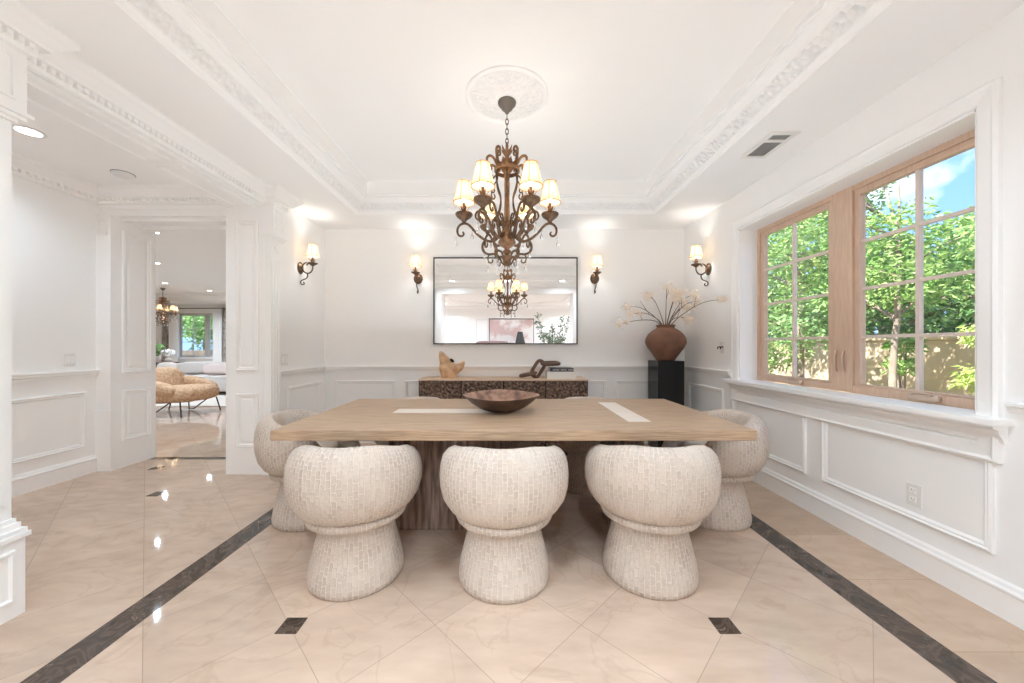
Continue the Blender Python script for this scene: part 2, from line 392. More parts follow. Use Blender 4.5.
# ------------------------------------------------------------------ setting: floor
XL, XR, YB, YR = -2.28, 2.195, 4.5, 0.5
HS, HT, HH, HV = 2.655, 2.92, 2.71, 2.93        # soffit, tray, hall and living ceiling heights
fl = MB()
xs = sorted({-14.2, -4.1, -3.9, -2.635, XL, -1.74, -1.595, 1.598, 1.745, 2.5, 4.1, -.975, -.883, .883, .975})
ys = sorted({-5.1, 0, .9, 1.045, 3.83, 3.915, 3.955, 4.1, 4.65, 13.2, 1.508, 1.60, 3.40, 3.492})
for i in range(len(xs)-1):
    for j in range(len(ys)-1):
        x, y = (xs[i]+xs[i+1])/2, (ys[j]+ys[j+1])/2
        ring = -1.74 < x < 1.745 and .9 < y < 4.1 and not (-1.595 < x < 1.598 and 1.045 < y < 3.955)
        cab = .883 < abs(x) < .975 and (1.508 < y < 1.60 or 3.40 < y < 3.492)
        thr = -3.9 < x < -2.635 and 3.83 < y < 3.915
        fl.cur = 1 if ring or cab or thr else (2 if x > 1.745 and y > 0 or (y > 4.1 and x > XL) else 0)
        fl.poly([(xs[i], ys[j], 0), (xs[i+1], ys[j], 0), (xs[i+1], ys[j+1], 0), (xs[i], ys[j+1], 0)])
fl.cur = 1                                         # small square insets along the hall
for cx, cy in ((-2.86, 2.935), (-3.49, 3.56 - .03)):
    pass
floor = struct('floor', fl, [M_FLOOR, M_DARK, M_BORDER])
hi = MB()
for cx, cy in ((-2.85, 2.935), (-3.455, 3.56), (-2.85, 1.68), (-3.48, 2.31)):
    hi.box(cx-.046, cx+.046, cy-.046, cy+.046, -.01, .0012)
struct('trim_1', hi, M_DARK)

# ------------------------------------------------------------------ setting: walls
struct('wall_back', MB().box(-2.5, 2.5, YB, YB+.15, 0, 3.0), M_WALL)
WY0, WY1, WZ0, WZ1, WX = 1.69, 3.44, .88, 2.31, 2.32
struct('wall_right', MB().box(XR, 2.47, YR, YB, 0, WZ0-.02).box(XR, 2.47, YR, YB, WZ1, 3.0).box(XR, 2.47, YR, WY0, WZ0-.02, WZ1).box(XR, 2.47, WY1, YB, WZ0-.02, WZ1), M_WALL)
struct('wall_left', MB().box(-2.635, XL, 3.38, YB+.1, 0, 3.0).box(-2.635, XL, .4, 1.62, 0, 3.0), M_WALL)
struct('wall_rear', MB().box(-2.635, -1.55, 0, YR, 0, 3.0).box(1.52, 4.05, 0, YR, 0, 3.0).box(-1.55, 1.52, 0, YR, 2.42, 3.0), M_WALL)
struct('wall_hall_left', MB().box(-4.1, -3.95, -4.9, 3.95, 0, 3.0), M_WALL)
struct('wall_hall_far', MB().box(-3.95, -3.81, 3.5, 3.915, 0, 3.0).box(-3.81, -2.635, 3.5, 3.915, 2.457, 3.0), M_TRIM)
struct('wall_foyer_back', MB().box(-4.1, 4.1, -5.05, -4.9, 0, 3.0), M_WALL)
struct('wall_foyer_right', MB().box(3.95, 4.1, -4.9, 0, 0, 3.0), M_WALL)
LX0, LX1, LZ0, LZ1 = -11.85, -10.30, .80, 2.38
struct('wall_living_back', MB().box(-14.1, LX0, 13, 13.15, 0, 3.0).box(LX1, -2.4, 13, 13.15, 0, 3.0).box(LX0, LX1, 13, 13.15, 0, LZ0).box(LX0, LX1, 13, 13.15, LZ1, 3.0), M_WALL)
struct('wall_living_left', MB().box(-14.25, -14.1, 3.5, 13.15, 0, 3.0), M_WALL)
struct('wall_living_front', MB().box(-14.1, -4.1, 3.7, 3.915, 0, 3.0), M_WALL)
struct('wall_living_right', MB().box(-2.635, -2.5, 4.6, 13, 0, 3.0), M_WALL)
struct('trim_2', MB().box(-2.60, XL-.005, 1.62, 3.38, 2.494, 3.0), M_TRIM)                       # header beam over the left opening

# ceilings
TX0, TX1, TY0, TY1 = -1.67, 1.625, 1.02, 3.98
cl = MB().box(-2.4, TX0, YR, YB, HS, HT+.05).box(TX1, XR+.1, YR, YB, HS, HT+.05).box(TX0, TX1, YR, TY0, HS, HT+.05).box(TX0, TX1, TY1, YB, HS, HT+.05)
cl.box(-2.4, XR+.1, YR, YB, HT, HT+.12)
struct('ceiling', cl, M_CEIL)
tray = MB().rings((0, 0, HS), (1, 0, 0), (0, 1, 0), (0, 0, 1), TX0, TX1, TY0, TY1,
    [(-.012, .0), (-.012, -.012), (.012, -.012), (.016, .004), (.024, .010), (.032, .022), (.040, .026), (.105, .074), (.112, .080), (.118, .092), (.150, .112), (.165, .116), (.165, .128), (.195, .128), (.195, HT-HS)],
    mats=[0, 0, 0, 0, 0, 0, 1, 0, 0, 0, 0, 0, 0, 0])
struct('trim_3', tray, [M_TRIM, M_CARVE])
struct('ceiling_hall', MB().box(-4.05, XL-.06, .3, 3.6, HH, HH+.2).box(-4.05, 4.05, -5, .3, HH, HH+.2), M_CEIL)
struct('ceiling_living', MB().box(-14.2, -2.5, 3.8, 13.1, HV, HV+.15).box(-14.1, -2.635, 12.0, 13, 2.70, HV), M_CEIL)

med = MB((-.007, 2.5, HT))
med.lathe([(.285, 0), (.285, -.012), (.272, -.022), (.258, -.018), (.250, -.008)], 64, (-.007, 2.5, HT))
med.cur = 1; med.lathe([(.250, -.008), (.16, -.020), (.10, -.030), (.09, -.034)], 64, (-.007, 2.5, HT))
med.cur = 0; med.lathe([(.09, -.034), (.06, -.034), (.0, -.034)], 64, (-.007, 2.5, HT))
tag(med.build('ceiling_medallion', [M_TRIM, M_CARVE], smooth=40), 'round carved white plaster medallion on the tray ceiling above the chandelier', 'medallion')

# ------------------------------------------------------------------ setting: wainscot, rails, baseboards, casings
RAIL = [(0, 0), (.012, .002), (.014, .020), (.026, .030), (.030, .048), (.040, .054), (.040, .066), (.0, .066)]
BASE = [(0, 0), (.020, 0), (.020, .118), (.026, .124), (.026, .134), (.016, .142), (.012, .156), (.004, .164), (0, .164)]
PANEL = [(0, 0), (.002, .014), (.012, .018), (.020, .010), (.028, .012), (.036, .004), (.040, 0)]
def wall_run(O, U, Nn, segs, panels, rail=True, rz=.888, base=True):
    t = MB(); O, U, Nn = Vector(O), Vector(U), Vector(Nn); b = MB()
    for a0, a1 in segs:
        p, q = O + U*a0, O + U*a1
        if rail: t.strip(p + Vector((0, 0, rz)), q + Vector((0, 0, rz)), Nn, RAIL)
        b.strip(p, q, Nn, BASE)
    for u0, u1, v0, v1 in panels: t.rings(O, U, (0, 0, 1), Nn, u0, u1, v0, v1, PANEL)
    return t, b
t, b = wall_run((0, YB, 0), (1, 0, 0), (0, -1, 0), [(XL, XR)], [(-2.14, -1.40, .26, .775), (-1.28, 1.22, .26, .775), (1.33, 2.06, .26, .775)])
struct('trim_4', t, M_TRIM); struct('baseboard_back', b, M_TRIM)
t, b = wall_run((XR, 0, 0), (0, 1, 0), (-1, 0, 0), [], [(3.68, 4.38, .26, .76), (2.66, 3.53, .26, .71), (1.63, 2.525, .26, .71), (.70, 1.5, .26, .71)])
b.strip((XR, YR, 0), (XR, YB, 0), (-1, 0, 0), BASE)
for a0, a1 in ((3.56, YB), (YR, 1.575)): t.strip((XR, a0, .888), (XR, a1, .888), (-1, 0, 0), RAIL)
struct('trim_5', t, M_TRIM); struct('baseboard_right', b, M_TRIM)
t, b = wall_run((XL, 0, 0), (0, 1, 0), (1, 0, 0), [(3.56, YB), ], [(3.74, 4.40, .26, .775)])
struct('trim_6', t, M_TRIM); struct('baseboard_left', b, M_TRIM)
t, b = wall_run((-3.95, 0, 0), (0, 1, 0), (1, 0, 0), [(-4.9, 3.5)], [(2.30, 3.38, .257, .775), (1.1, 2.15, .257, .775)], rz=.908)
struct('trim_7', t, M_TRIM); struct('baseboard_hall', b, M_TRIM)
# window casing, stool and apron
t = MB()
CAS = [(-.085, 0), (-.085, .022), (-.072, .030), (-.060, .024), (-.010, .018), (-.002, .012), (0, 0)]
t.rings((XR, 0, 0), (0, 1, 0), (0, 0, 1), (-1, 0, 0), WY0, WY1, WZ0-.12, WZ1, CAS)
t.box(2.095, WX+.02, WY0-.125, WY1+.115, WZ0-.030, WZ0)
t.strip((XR, WY0-.10, WZ0-.115), (XR, WY1+.09, WZ0-.115), (-1, 0, 0), [(0, 0), (.016, 0), (.022, .02), (.040, .045), (.044, .062), (.066, .070), (.066, .085), (0, .085)])
struct('trim_8', t, M_TRIM, bevel=.003)
# reveal boards of the window
struct('trim_9', MB().box(XR, 2.45, WY0-.001, WY0+.012, WZ0, WZ1).box(XR, 2.45, WY1-.012, WY1+.001, WZ0, WZ1).box(XR, 2.45, WY0, WY1, WZ1-.012, WZ1+.001), M_TRIM)

# beam crown with dentils, broken forward over the pilasters
CROWN = [(0, 0), (.018, .004), (.022, .022), (.022, .050), (.050, .054), (.056, .066), (.090, .098), (.108, .112), (.112, .125), (.112, .14), (0, .14)]
def crown(t, p0, p1, Nn, top, dent=True, prof=CROWN, pitch=.036):
    p0, p1, Nn = Vector(p0), Vector(p1), Vector(Nn); z = top - prof[-1][1]
    t.strip(p0 + Vector((0, 0, z)), p1 + Vector((0, 0, z)), Nn, prof)
    if dent:
        U = (p1 - p0); L_ = U.length; U.normalize(); k = int(L_/pitch)
        for i in range(k):
            a = p0 + U*(i*pitch + .006); c = a + U*pitch*.55; e = c + Nn*.044
            x0, x1 = sorted((min(a.x, c.x, e.x), max(a.x, c.x, e.x))); y0, y1 = min(a.y, c.y, e.y), max(a.y, c.y, e.y)
            t.box(x0, x1, y0, y1, z+.026, z+.050)
t = MB(); crown(t, (XL, 1.62, 0), (XL, 3.36, 0), (1, 0, 0), HS)
struct('trim_10', t, M_TRIM)
t = MB()                                                                                  # recessed panels under the beam
for y0, y1 in ((1.66, 2.52), (2.60, 3.34)):
    t.rings((0, 0, 2.494), (1, 0, 0), (0, 1, 0), (0, 0, -1), -2.52, -2.34, y0, y1, [(0, 0), (.0, .012), (.012, .012), (.02, .002), (.028, .0)])
    t.box(-2.492, -2.368, y0+.028, y1-.028, 2.490, 2.4945)
struct('trim_11', t, M_TRIM)
# hall crown, door surround
t = MB()
HC = [(0, 0), (.02, .004), (.02, .045), (.045, .048), (.05, .06), (.09, .10), (.11, .115), (.11, .145), (0, .145)]
crown(t, (-3.95, 3.5, 0), (-2.635, 3.5, 0), (0, -1, 0), HH, prof=HC, pitch=.034); crown(t, (-3.95, .3, 0), (-3.95, 3.5, 0), (1, 0, 0), HH, prof=HC, pitch=.05)
t.box(-3.95, -2.635, 3.485, 3.5, 2.52, 2.56)
struct('trim_12', t, M_TRIM)
t = MB()
t.box(-3.955, -3.81, 3.47, 3.5, 0, 2.457).box(-3.965, -3.79, 3.455, 3.5, .47, .58).box(-3.96, -3.8, 3.46, 3.5, 0, .47)
t.rings((0, 3.47, 0), (1, 0, 0), (0, 0, 1), (0, -1, 0), -3.93, -3.84, 2.26, 2.42, [(0, 0), (.004, .008), (.014, .008), (.018, 0)])
for v0, v1 in ((.26, .76), (.93, 2.34)):                                                # panelled reveal of the living room opening
    t.rings((-3.81, 0, 0), (0, 1, 0), (0, 0, 1), (1, 0, 0), 3.57, 3.86, v0, v1, PANEL)
    t.rings((-3.81, 0, 0), (0, 1, 0), (0, 0, 1), (1, 0, 0), 3.62, 3.81, v0+.05, v1-.05, [(0, 0), (.02, .008), (.022, .008)], fill=True)
t.box(-3.81, -2.635, 3.56, 3.62, 2.43, 2.457).box(-3.81, -2.635, 3.78, 3.86, 2.41, 2.457)
struct('trim_13', t, M_TRIM)
# far pier: front panels + pilaster;  near pier: pilaster
t = MB()
for v0, v1 in ((.25, .76), (.967, 2.37)):
    t.rings((0, 3.38, 0), (1, 0, 0), (0, 0, 1), (0, -1, 0), -2.535, -2.325, v0, v1, PANEL)
    t.rings((0, 3.38, 0), (1, 0, 0), (0, 0, 1), (0, -1, 0), -2.485, -2.375, v0+.05, v1-.05, [(0, 0), (.012, .007), (.014, .007)], fill=True)
struct('trim_14', t, M_TRIM)
def pilaster(y0, y1):
    t = MB(); xf = -2.215
    t.box(XL-.01, xf, y0, y1, .40, 2.20)
    n_ = 3; w = (y1 - y0 - .03)/n_                                                           # reeded shaft face
    for i in range(n_):
        a = y0 + .015 + i*w
        t.rings((xf, 0, 0), (0, 1, 0), (0, 0, 1), (1, 0, 0), a+.006, a+w-.006, .50, 2.02, [(0, 0), (.004, .013), (.011, .013)], fill=True)
    t.box(XL-.01, xf+.035, y0-.02, y1+.02, 0, .345)                                          # pedestal
    t.rings((xf+.035, 0, 0), (0, 1, 0), (0, 0, 1), (1, 0, 0), y0+.015, y1-.015, .07, .30, [(0, 0), (.004, .010), (.014, .010), (.022, 0)])
    for z0, z1, e in ((.345, .365, .05), (.365, .385, .04), (.385, .41, .024), (.41, .43, .012)): t.box(XL-.01, xf+e, y0-e*.6, y1+e*.6, z0, z1)
    for z0, z1, e in ((2.20, 2.215, .012), (2.215, 2.232, .03), (2.232, 2.25, .045)): t.box(XL-.01, xf+e, y0-e, y1+e, z0, z1)
    t.box(XL-.01, xf+.03, y0-.02, y1+.03, 2.25, HS)
    t.rings((xf+.03, 0, 0), (0, 1, 0), (0, 0, 1), (1, 0, 0), y0+.02, y1-.01, 2.29, 2.49, [(0, 0), (.003, .008), (.012, .008), (.016, 0)])
    zc = 2.135; ym = (y0+y1)/2                                                               # carved chevron below the capital
    t.add([(xf, ym+.03, zc+.045), (xf, ym-.04, zc), (xf, ym+.03, zc-.045), (xf, ym+.045, zc-.03), (xf, ym-.01, zc), (xf, ym+.045, zc+.03)] + [(xf+.01, ym+.03, zc+.045), (xf+.01, ym-.04, zc), (xf+.01, ym+.03, zc-.045), (xf+.01, ym+.045, zc-.03), (xf+.01, ym-.01, zc), (xf+.01, ym+.045, zc+.03)],
          [(6, 7, 10, 11), (7, 8, 9, 10), (0, 1, 7, 6), (1, 2, 8, 7), (3, 4, 10, 9), (4, 5, 11, 10)])
    t.rings((0, 0, HS - CROWN[-1][1]), (1, 0, 0), (0, 1, 0), (0, 0, 1), XL-.2, xf+.03, y0-.02, y1+.03, [(-a, h) for a, h in CROWN])
    k = 0
    while y0 - .03 + k*.036 < y1 + .03:
        a = y0 - .036 + k*.036; t.box(xf+.03, xf+.074, a, a+.020, HS-.114, HS-.090); k += 1
    return t
struct('trim_15', pilaster(3.385, 3.53), M_TRIM)
struct('trim_16', pilaster(1.44, 1.615), M_TRIM)
# rear opening casing seen in the mirror
t = MB().rings((0, YR, 0), (1, 0, 0), (0, 0, 1), (0, 1, 0), -1.55, 1.52, -.5, 2.42, [(-.14, 0), (-.14, .03), (-.10, .04), (-.02, .03), (0, .02), (0, 0)])
crown(t, (-2.28, YR, 0), (2.195, YR, 0), (0, 1, 0), HS)
struct('trim_17', t, M_TRIM)
t = MB()
t.rings((.0, -4.9, 0), (1, 0, 0), (0, 0, 1), (0, 1, 0), -1.2, 1.3, -.5, 2.25, [(-.12, 0), (-.12, .03), (-.02, .03), (0, 0)])
for u0, u1 in ((-3.6, -2.6), (-2.4, -1.45), (1.55, 2.5), (2.7, 3.7)):
    t.rings((.0, -4.9, 0), (1, 0, 0), (0, 0, 1), (0, 1, 0), u0, u1, 1.05, 2.35, PANEL)
crown(t, (-3.95, -4.9, 0), (3.95, -4.9, 0), (0, 1, 0), HH, prof=HC, dent=False)
struct('trim_18', t, M_TRIM)
t = MB()                                                                                     # angular tray moulding on the foyer ceiling
for k in range(8):
    a0, a1 = (k+.5)*PI/4, (k+1.5)*PI/4
    p, q = Vector((2.0*math.cos(a0), -2.4 + 1.6*math.sin(a0), HH-.005)), Vector((2.0*math.cos(a1), -2.4 + 1.6*math.sin(a1), HH-.005))
    t.tube([p, q], .035, 6)
struct('trim_19', t, M_TRIM)
t = MB(); crown(t, (-14.1, 12.0, 0), (-2.635, 12.0, 0), (0, -1, 0), HV, dent=False); crown(t, (-14.1, 13.0, 0), (-2.635, 13.0, 0), (0, -1, 0), 2.70, dent=False)
struct('trim_20', t, M_TRIM)

# ------------------------------------------------------------------ setting: the dining room window
def casement_window(name, C, U, Nn, w, z0, z1, posts, cols, rows, fw=.075, mats=(M_WINWOOD, M_MUNTIN), hardware=True, top=.085, bot=.05):
    """C: corner on the floor line, U along the wall, Nn into the room"""
    root = bpy.data.objects.new(name, None); COL.objects.link(root); root.location = C; root['kind'] = 'structure'
    U, Nn = Vector(U), Vector(Nn)
    def bx(mb, u0, u1, n0, n1, a, b_):
        p = [U*u + Nn*k for u in (u0, u1) for k in (n0, n1)]
        mb.box(min(q.x for q in p), max(q.x for q in p), min(q.y for q in p), max(q.y for q in p), a, b_)
    f = MB(); bx(f, 0, w, -.07, 0, z0, z0+bot); bx(f, 0, w, -.07, 0, z1-top*.55, z1); bx(f, 0, fw*.55, -.07, 0, z0+bot, z1-top*.55); bx(f, w-fw*.55, w, -.07, 0, z0+bot, z1-top*.55)
    for a, b_ in posts: bx(f, a, b_, -.075, .004, z0+.001, z1-.001)
    f.build('window_frame', mats[0], root, bevel=.004)
    edges = [fw*.55] + [e for p in posts for e in p] + [w - fw*.55]
    for k in range(0, len(edges), 2):
        a, b_ = edges[k], edges[k+1]; s = MB(); e = fw*.5
        zz0, zz1 = z0+bot, z1-top*.55
        bx(s, a, a+e, -.055, -.012, zz0+.012, zz1-top*.45); bx(s, b_-e, b_, -.055, -.012, zz0+.012, zz1-top*.45); bx(s, a, b_, -.055, -.012, zz0, zz0+.012); bx(s, a, b_, -.055, -.012, zz1-top*.45, zz1)
        sh = s.build('window_sash', mats[0], root, bevel=.003)
        g0, g1, h0, h1 = a+e, b_-e, zz0+.012, zz1-top*.45
        m = MB()
        for c in range(1, cols): u = g0 + (g1-g0)*c/cols; bx(m, u-.010, u+.010, -.046, -.020, h0, h1)
        for r_ in range(1, rows): v = h0 + (h1-h0)*r_/rows; bx(m, g0, g1, -.045, -.021, v-.010, v+.010)
        m.build('muntin', mats[1], sh)
        p = MB(); bx(p, g0, g1, -.036, -.031, h0, h1); p.build('pane', M_GLASS, sh)
        if hardware:                                                                          # crank on the bottom rail, latch on the middle post
            mid = a + (b_-a)*.42 if k else b_ - .12*(b_-a) - .35
            c = MB(); q = U*mid
            c.sell(U*mid + Nn*.016 + Vector((0, 0, z0+.030)), (.018 + .06*abs(U.x), .018 + .06*abs(U.y), .022), .55, nu=16, nv=8)
            a0 = U*mid + Nn*.035 + Vector((0, 0, z0+.046))
            c.tube([a0 + U*.045, a0 + U*.02 + Vector((0, 0, .012)), a0 - U*.035 + Vector((0, 0, .010)), a0 - U*.055], .006, 8, smooth=1)
            c.build('crank_handle', M_HARDWARE, root, smooth=50)
    if hardware:
        for d in (-.028, .030):
            pm = sum(posts[0])/2 + d; c = MB(); a0 = U*pm + Nn*.006
            c.tube([a0 + Vector((0, 0, z0+.14)), a0 + Nn*.018 + Vector((0, 0, z0+.17)), a0 + Nn*.018 + Vector((0, 0, z0+.25)), a0 + Nn*.004 + Vector((0, 0, z0+.29))], [.006, .009, .008, .005], 8, smooth=1)
            c.build('latch_handle', M_HARDWARE, root, smooth=50)
    return root
casement_window('window_1', (WX+.04, WY0, 0), (0, 1, 0), (-1, 0, 0), WY1-WY0, WZ0, WZ1, [(.79, .955)], 2, 4)
casement_window('window_2', (LX0, 13.06, 0), (1, 0, 0), (0, -1, 0), LX1-LX0, LZ0, LZ1, [(.93, 1.05)], 2, 3, fw=.06, mats=(mat('grey window paint', (.50, .49, .48), .5),)*2, hardware=False)
struct('trim_21', MB().rings((0, 13.0, 0), (1, 0, 0), (0, 0, 1), (0, -1, 0), LX0, LX1, LZ0, LZ1, CAS), M_TRIM)

# ------------------------------------------------------------------ dining table
tb = thing('dining_table', 'long light oak dining table on two brown stone slab legs with pale stone inlays', 'table', (.03, 2.45, 0))
O = (.03, 2.45, 0)
MB(O).box(-1.24, 1.30, 1.885, 3.02, .705, .76).build('tabletop', M_OAK, tb, bevel=.004)
MB(O).box(-.78, -.04, 2.36, 2.55, 0, .705).build('pedestal', M_STONE, tb, bevel=.006)
MB(O).box(.67, .86, 2.285, 2.63, 0, .705).build('pedestal', M_STONE, tb, bevel=.006)
MB(O).box(-.76, -.04, 2.378, 2.528, .758, .7612).build('inlay', M_INLAY, tb)
MB(O).box(.70, .832, 2.10, 2.82, .758, .7612).build('inlay', M_INLAY, tb)

# ------------------------------------------------------------------ dining chairs (local: faces +Y, back at -Y)
def smoothstep(a, b, x): x = max(0, min(1, (x-a)/(b-a))); return x*x*(3-2*x)
def make_chair(label, group):
    root = thing('dining_chair', label, 'chair', group=group)
    bp = [(.225, 0), (.236, .012), (.238, .04), (.228, .10), (.210, .17), (.192, .24), (.180, .30), (.176, .345)]
    MB().lathe(bp, 56, cap0=True, R=.21).build('base', M_WOVEN, root, smooth=60)
    def top(phi):                                     # rim height; phi measured from the back
        p = abs(phi)
        return .730 - .050*smoothstep(.5, 1.62, p) - .035*smoothstep(1.5, 2.0, p) - .18*smoothstep(1.85, 2.65, p)
    # (radius, fraction of the rise from z=.335 to the rim)
    prof = [(.16, 0), (.226, .0), (.262, .030), (.288, .09), (.316, .22), (.332, .40), (.335, .58), (.330, .74), (.317, .87), (.293, .96), (.262, 1.0), (.234, .985), (.214, .93), (.202, .82), (.196, .60), (.192, .40), (.190, .20)]
    z0 = .358; m = len(prof)-1; Ls = [0]
    for i in range(1, len(prof)): Ls.append(Ls[-1] + math.hypot(prof[i][0]-prof[i-1][0], (prof[i][1]-prof[i-1][1])*.41))
    def fn(u, v):
        phi = (u*2 - 1)*PI; j = round(v*m); r, h = prof[j]; H = top(phi) - z0
        fr = smoothstep(1.9, 2.8, abs(phi))                       # the front: wall thins into the seat edge
        r2 = r if j <= 10 else r + fr*.02
        a = -PI/2 + phi
        return (r2*math.cos(a), r2*math.sin(a)*1.0, z0 + H*h), (phi*.32, Ls[j])
    MB().grid(fn, 84, m, cu=True).build('backrest', M_WOVEN, root, smooth=70)
    MB().lathe([(.0, .44), (.15, .44), (.184, .445), (.192, .465), (.186, .49), (.16, .502), (.08, .507), (0, .508)], 40).build('seat', M_SEAT, root, smooth=60)
    MB().lathe([(.16, .316), (.232, .316), (.246, .322), (.253, .338), (.251, .350), (.242, .360), (.17, .362)], 56, R=.26).build('seat_rim', M_WOVEN, root, smooth=60)
    return root
CG = 'round woven dining chairs at the table'
ch = make_chair('cream woven tub chair at the near side of the table, left of three', CG)
ch.location = (-.80, 1.925, 0)
for lab, loc, rz in (
    ('cream woven tub chair at the near side of the table, middle of three', (-.02, 1.905, 0), 0),
    ('cream woven tub chair at the near side of the table, right of three', (.75, 1.93, 0), 0),
    ('cream woven tub chair at the left short end of the table', (-1.39, 2.56, 0), -PI/2),
    ('cream woven tub chair at the right short end of the table, by the window wall', (1.44, 2.56, 0), PI/2),
    ('cream woven tub chair across the table, left of the bowl', (-.80, 3.10, 0), PI),
    ('cream woven tub chair across the table, behind the bowl', (-.04, 3.10, 0), PI),
    ('cream woven tub chair across the table, right of the bowl', (.70, 3.10, 0), PI)):
    c = dup(ch, label=lab, location=loc); c.rotation_euler = (0, 0, rz)

# ------------------------------------------------------------------ bowl on the table
bw = thing('bowl', 'wide dark wooden bowl in the middle of the table', 'bowl', (-.045, 2.43, .7612))
def bowl_pt(u, t_, inner):
    a = u*2*PI
    rx, ry = .258, .215
    ca, sa = math.cos(a), math.sin(a)
    k = 1/((abs(ca)**1.55 + abs(sa)**1.55)**(1/1.55))                # lens outline, pointed at both ends
    rimh = .112 + .010*sa
    q = t_**.62 if not inner else t_**.60
    s_ = .20 + .80*q
    h = rimh*(t_**1.25) + (0 if not inner else .012*(1-t_))
    return ((rx*ca*k*s_ - (.006*ca if inner else 0)), (ry*sa*k*s_ - (.006*sa if inner else 0)), h)
b = MB(); b.grid(lambda u, v: (bowl_pt(u, v, False), (u, v)), 64, 12, cu=True); b.poly([bowl_pt(i/64, 0, False) for i in range(64)][::-1])
b.build('bowl_shell', M_BOWL_O, bw, smooth=60)
b = MB(); b.grid(lambda u, v: (bowl_pt(u, 1-v, v > 0), (u, v)), 64, 12, cu=True); b.poly([bowl_pt(i/64, 0, True) for i in range(64)])
b.build('bowl_lining', M_BOWL_I, bw, smooth=60)

# ------------------------------------------------------------------ sideboard and what stands on it
sbx0, sbx1, sby0, sby1, sbz = -1.01, .905, 4.06, 4.478, .825
sb = thing('sideboard', 'dark hammered wood sideboard with a pale wooden top below the mirror', 'sideboard', (-.05, 4.27, 0))
O = (-.05, 4.27, 0)
MB(O).box(sbx0+.004, sbx1-.004, sby0+.02, sby1, .06, sbz-.016).build('body', M_BLACK, sb)
MB(O).box(sbx0, sbx1, sby0, sby1, sbz-.016, sbz).build('top', M_PALEWOOD, sb, bevel=.002)
MB(O).box(sbx0+.06, sbx1-.06, sby0+.06, sby1-.04, 0, .06).build('plinth', M_DARKWOOD, sb)
for k in range(4):
    w = (sbx1-sbx0-.012)/4; a = sbx0 + .006 + k*w
    MB(O).box(a+.005, a+w-.005, sby0+.002, sby0+.02, .07, sbz-.020).build('door', M_HAMMER, sb, bevel=.003)

# wooden two-horned carving
sc = thing('wood_carving', 'honey coloured carved wooden sculpture with an upright horn on the sideboard', 'sculpture', (-.70, 4.27, sbz))
def loft(mb, secs, seg=24):
    def fn(u, v):
        z, x0, x1, d, yo = secs[round(v*(len(secs)-1))]; a = u*2*PI
        return ((x0+x1)/2 + (x1-x0)/2*math.cos(a), yo + d*math.sin(a), z), (u, v)
    mb.grid(fn, seg, len(secs)-1, cu=True)
    for z, x0, x1, d, yo, rev in (secs[0] + (True,), secs[-1] + (False,)):
        p = [((x0+x1)/2 + (x1-x0)/2*math.cos(2*PI*i/seg), yo + d*math.sin(2*PI*i/seg), z) for i in range(seg)]
        mb.poly(p[::-1] if rev else p)
b = MB(); loft(b, [(0, -.082, .090, .075, 0), (.03, -.088, .094, .08, 0), (.08, -.105, .112, .09, 0), (.115, -.112, .122, .088, 0), (.15, -.110, .110, .072, 0), (.168, -.09, .08, .05, 0), (.175, -.06, .05, .02, 0)])
b.build('body', M_SCULPT, sc, smooth=60)
MB().tube([(.03, -.005, .07), (.09, -.005, .105), (.14, 0, .140), (.170, 0, .172), (.186, 0, .196)], [.06, .058, .044, .027, .010], 16, smooth=1).build('spout', M_SCULPT, sc, smooth=60)
b = MB(); loft(b, [(.13, -.108, .085, .055, .01), (.17, -.108, .066, .05, .01), (.20, -.112, .036, .042, .01), (.24, -.118, -.005, .034, .01), (.275, -.118, -.042, .028, .01), (.302, -.112, -.066, .018, .01), (.314, -.102, -.08, .006, .01)])
b.build('horn', M_SCULPT, sc, smooth=60)
MB().sell((.045, -.03, .205), (.030, .016, .016), .9, Matrix.Rotation(.7, 3, 'Y'), 14, 8).build('hole_shade', M_BLACK, sc, smooth=60)  # black lump standing in for the shade inside a hole

# carved chain of three links
cs = thing('chain_sculpture', 'dark carved wooden chain of three big links on the sideboard', 'sculpture', (.36, 4.22, sbz))
def link(mb, c, U, V, a, b_, r):
    U, V, c = Vector(U).normalized(), Vector(V).normalized(), Vector(c); pts = []
    for k in range(28):
        t_ = 2*PI*k/28; ct, st = math.cos(t_), math.sin(t_)
        pts.append(c + U*(a*math.copysign(abs(ct)**.55, ct)) + V*(b_*math.copysign(abs(st)**.55, st)))
    mb.tube(pts, r, 10, closed=True)
for c, U, V, a, b_ in (((-.125, -.01, .046), (1, -.10, .20), (.1, 1, 0), .088, .060),
                       ((-.010, .0, .110), (.52, .05, .86), (.80, .35, -.48), .098, .054),
                       ((.135, .01, .172), (1, .18, .02), (-.18, 1, .12), .098, .060)):
    b = MB(); link(b, c, U, V, a, b_, .0205); b.build('link', M_DARKWOOD, cs, smooth=60)

def book(name, label, cx, cy, z, w, d, h, mcov, lettering=False, rz=0):
    bk = thing(name, label, 'book', (cx, cy, z), rz, 'books on the sideboard')
    b = MB().box(-w/2, w/2, -d/2, d/2, 0, .004).box(-w/2, w/2, -d/2, d/2, h-.004, h).box(-w/2, w/2, -d/2-.001, -d/2+.005, 0, h)
    b.build('cover', mcov, bk, bevel=.0015)
    MB().box(-w/2+.005, w/2-.005, -d/2+.005, d/2-.005, .004, h-.004).build('pages', M_PAGES, bk)
    if lettering:
        x = -w/2 + .03
        for wd in (.075, .065, .065):
            k = 0; b = MB()
            while k < wd - .006:
                q = random.choice((.004, .006, .007)); b.box(x+k, x+k+q, -d/2-.0022, -d/2-.0008, h*.32, h*.70); k += q + .003
            x += wd + .018; b.build('lettering', M_LETTER, bk)
book('book', 'thick white book lying flat on the sideboard under the dark book', .612, 4.24, sbz, .335, .25, .082, M_PAPER)
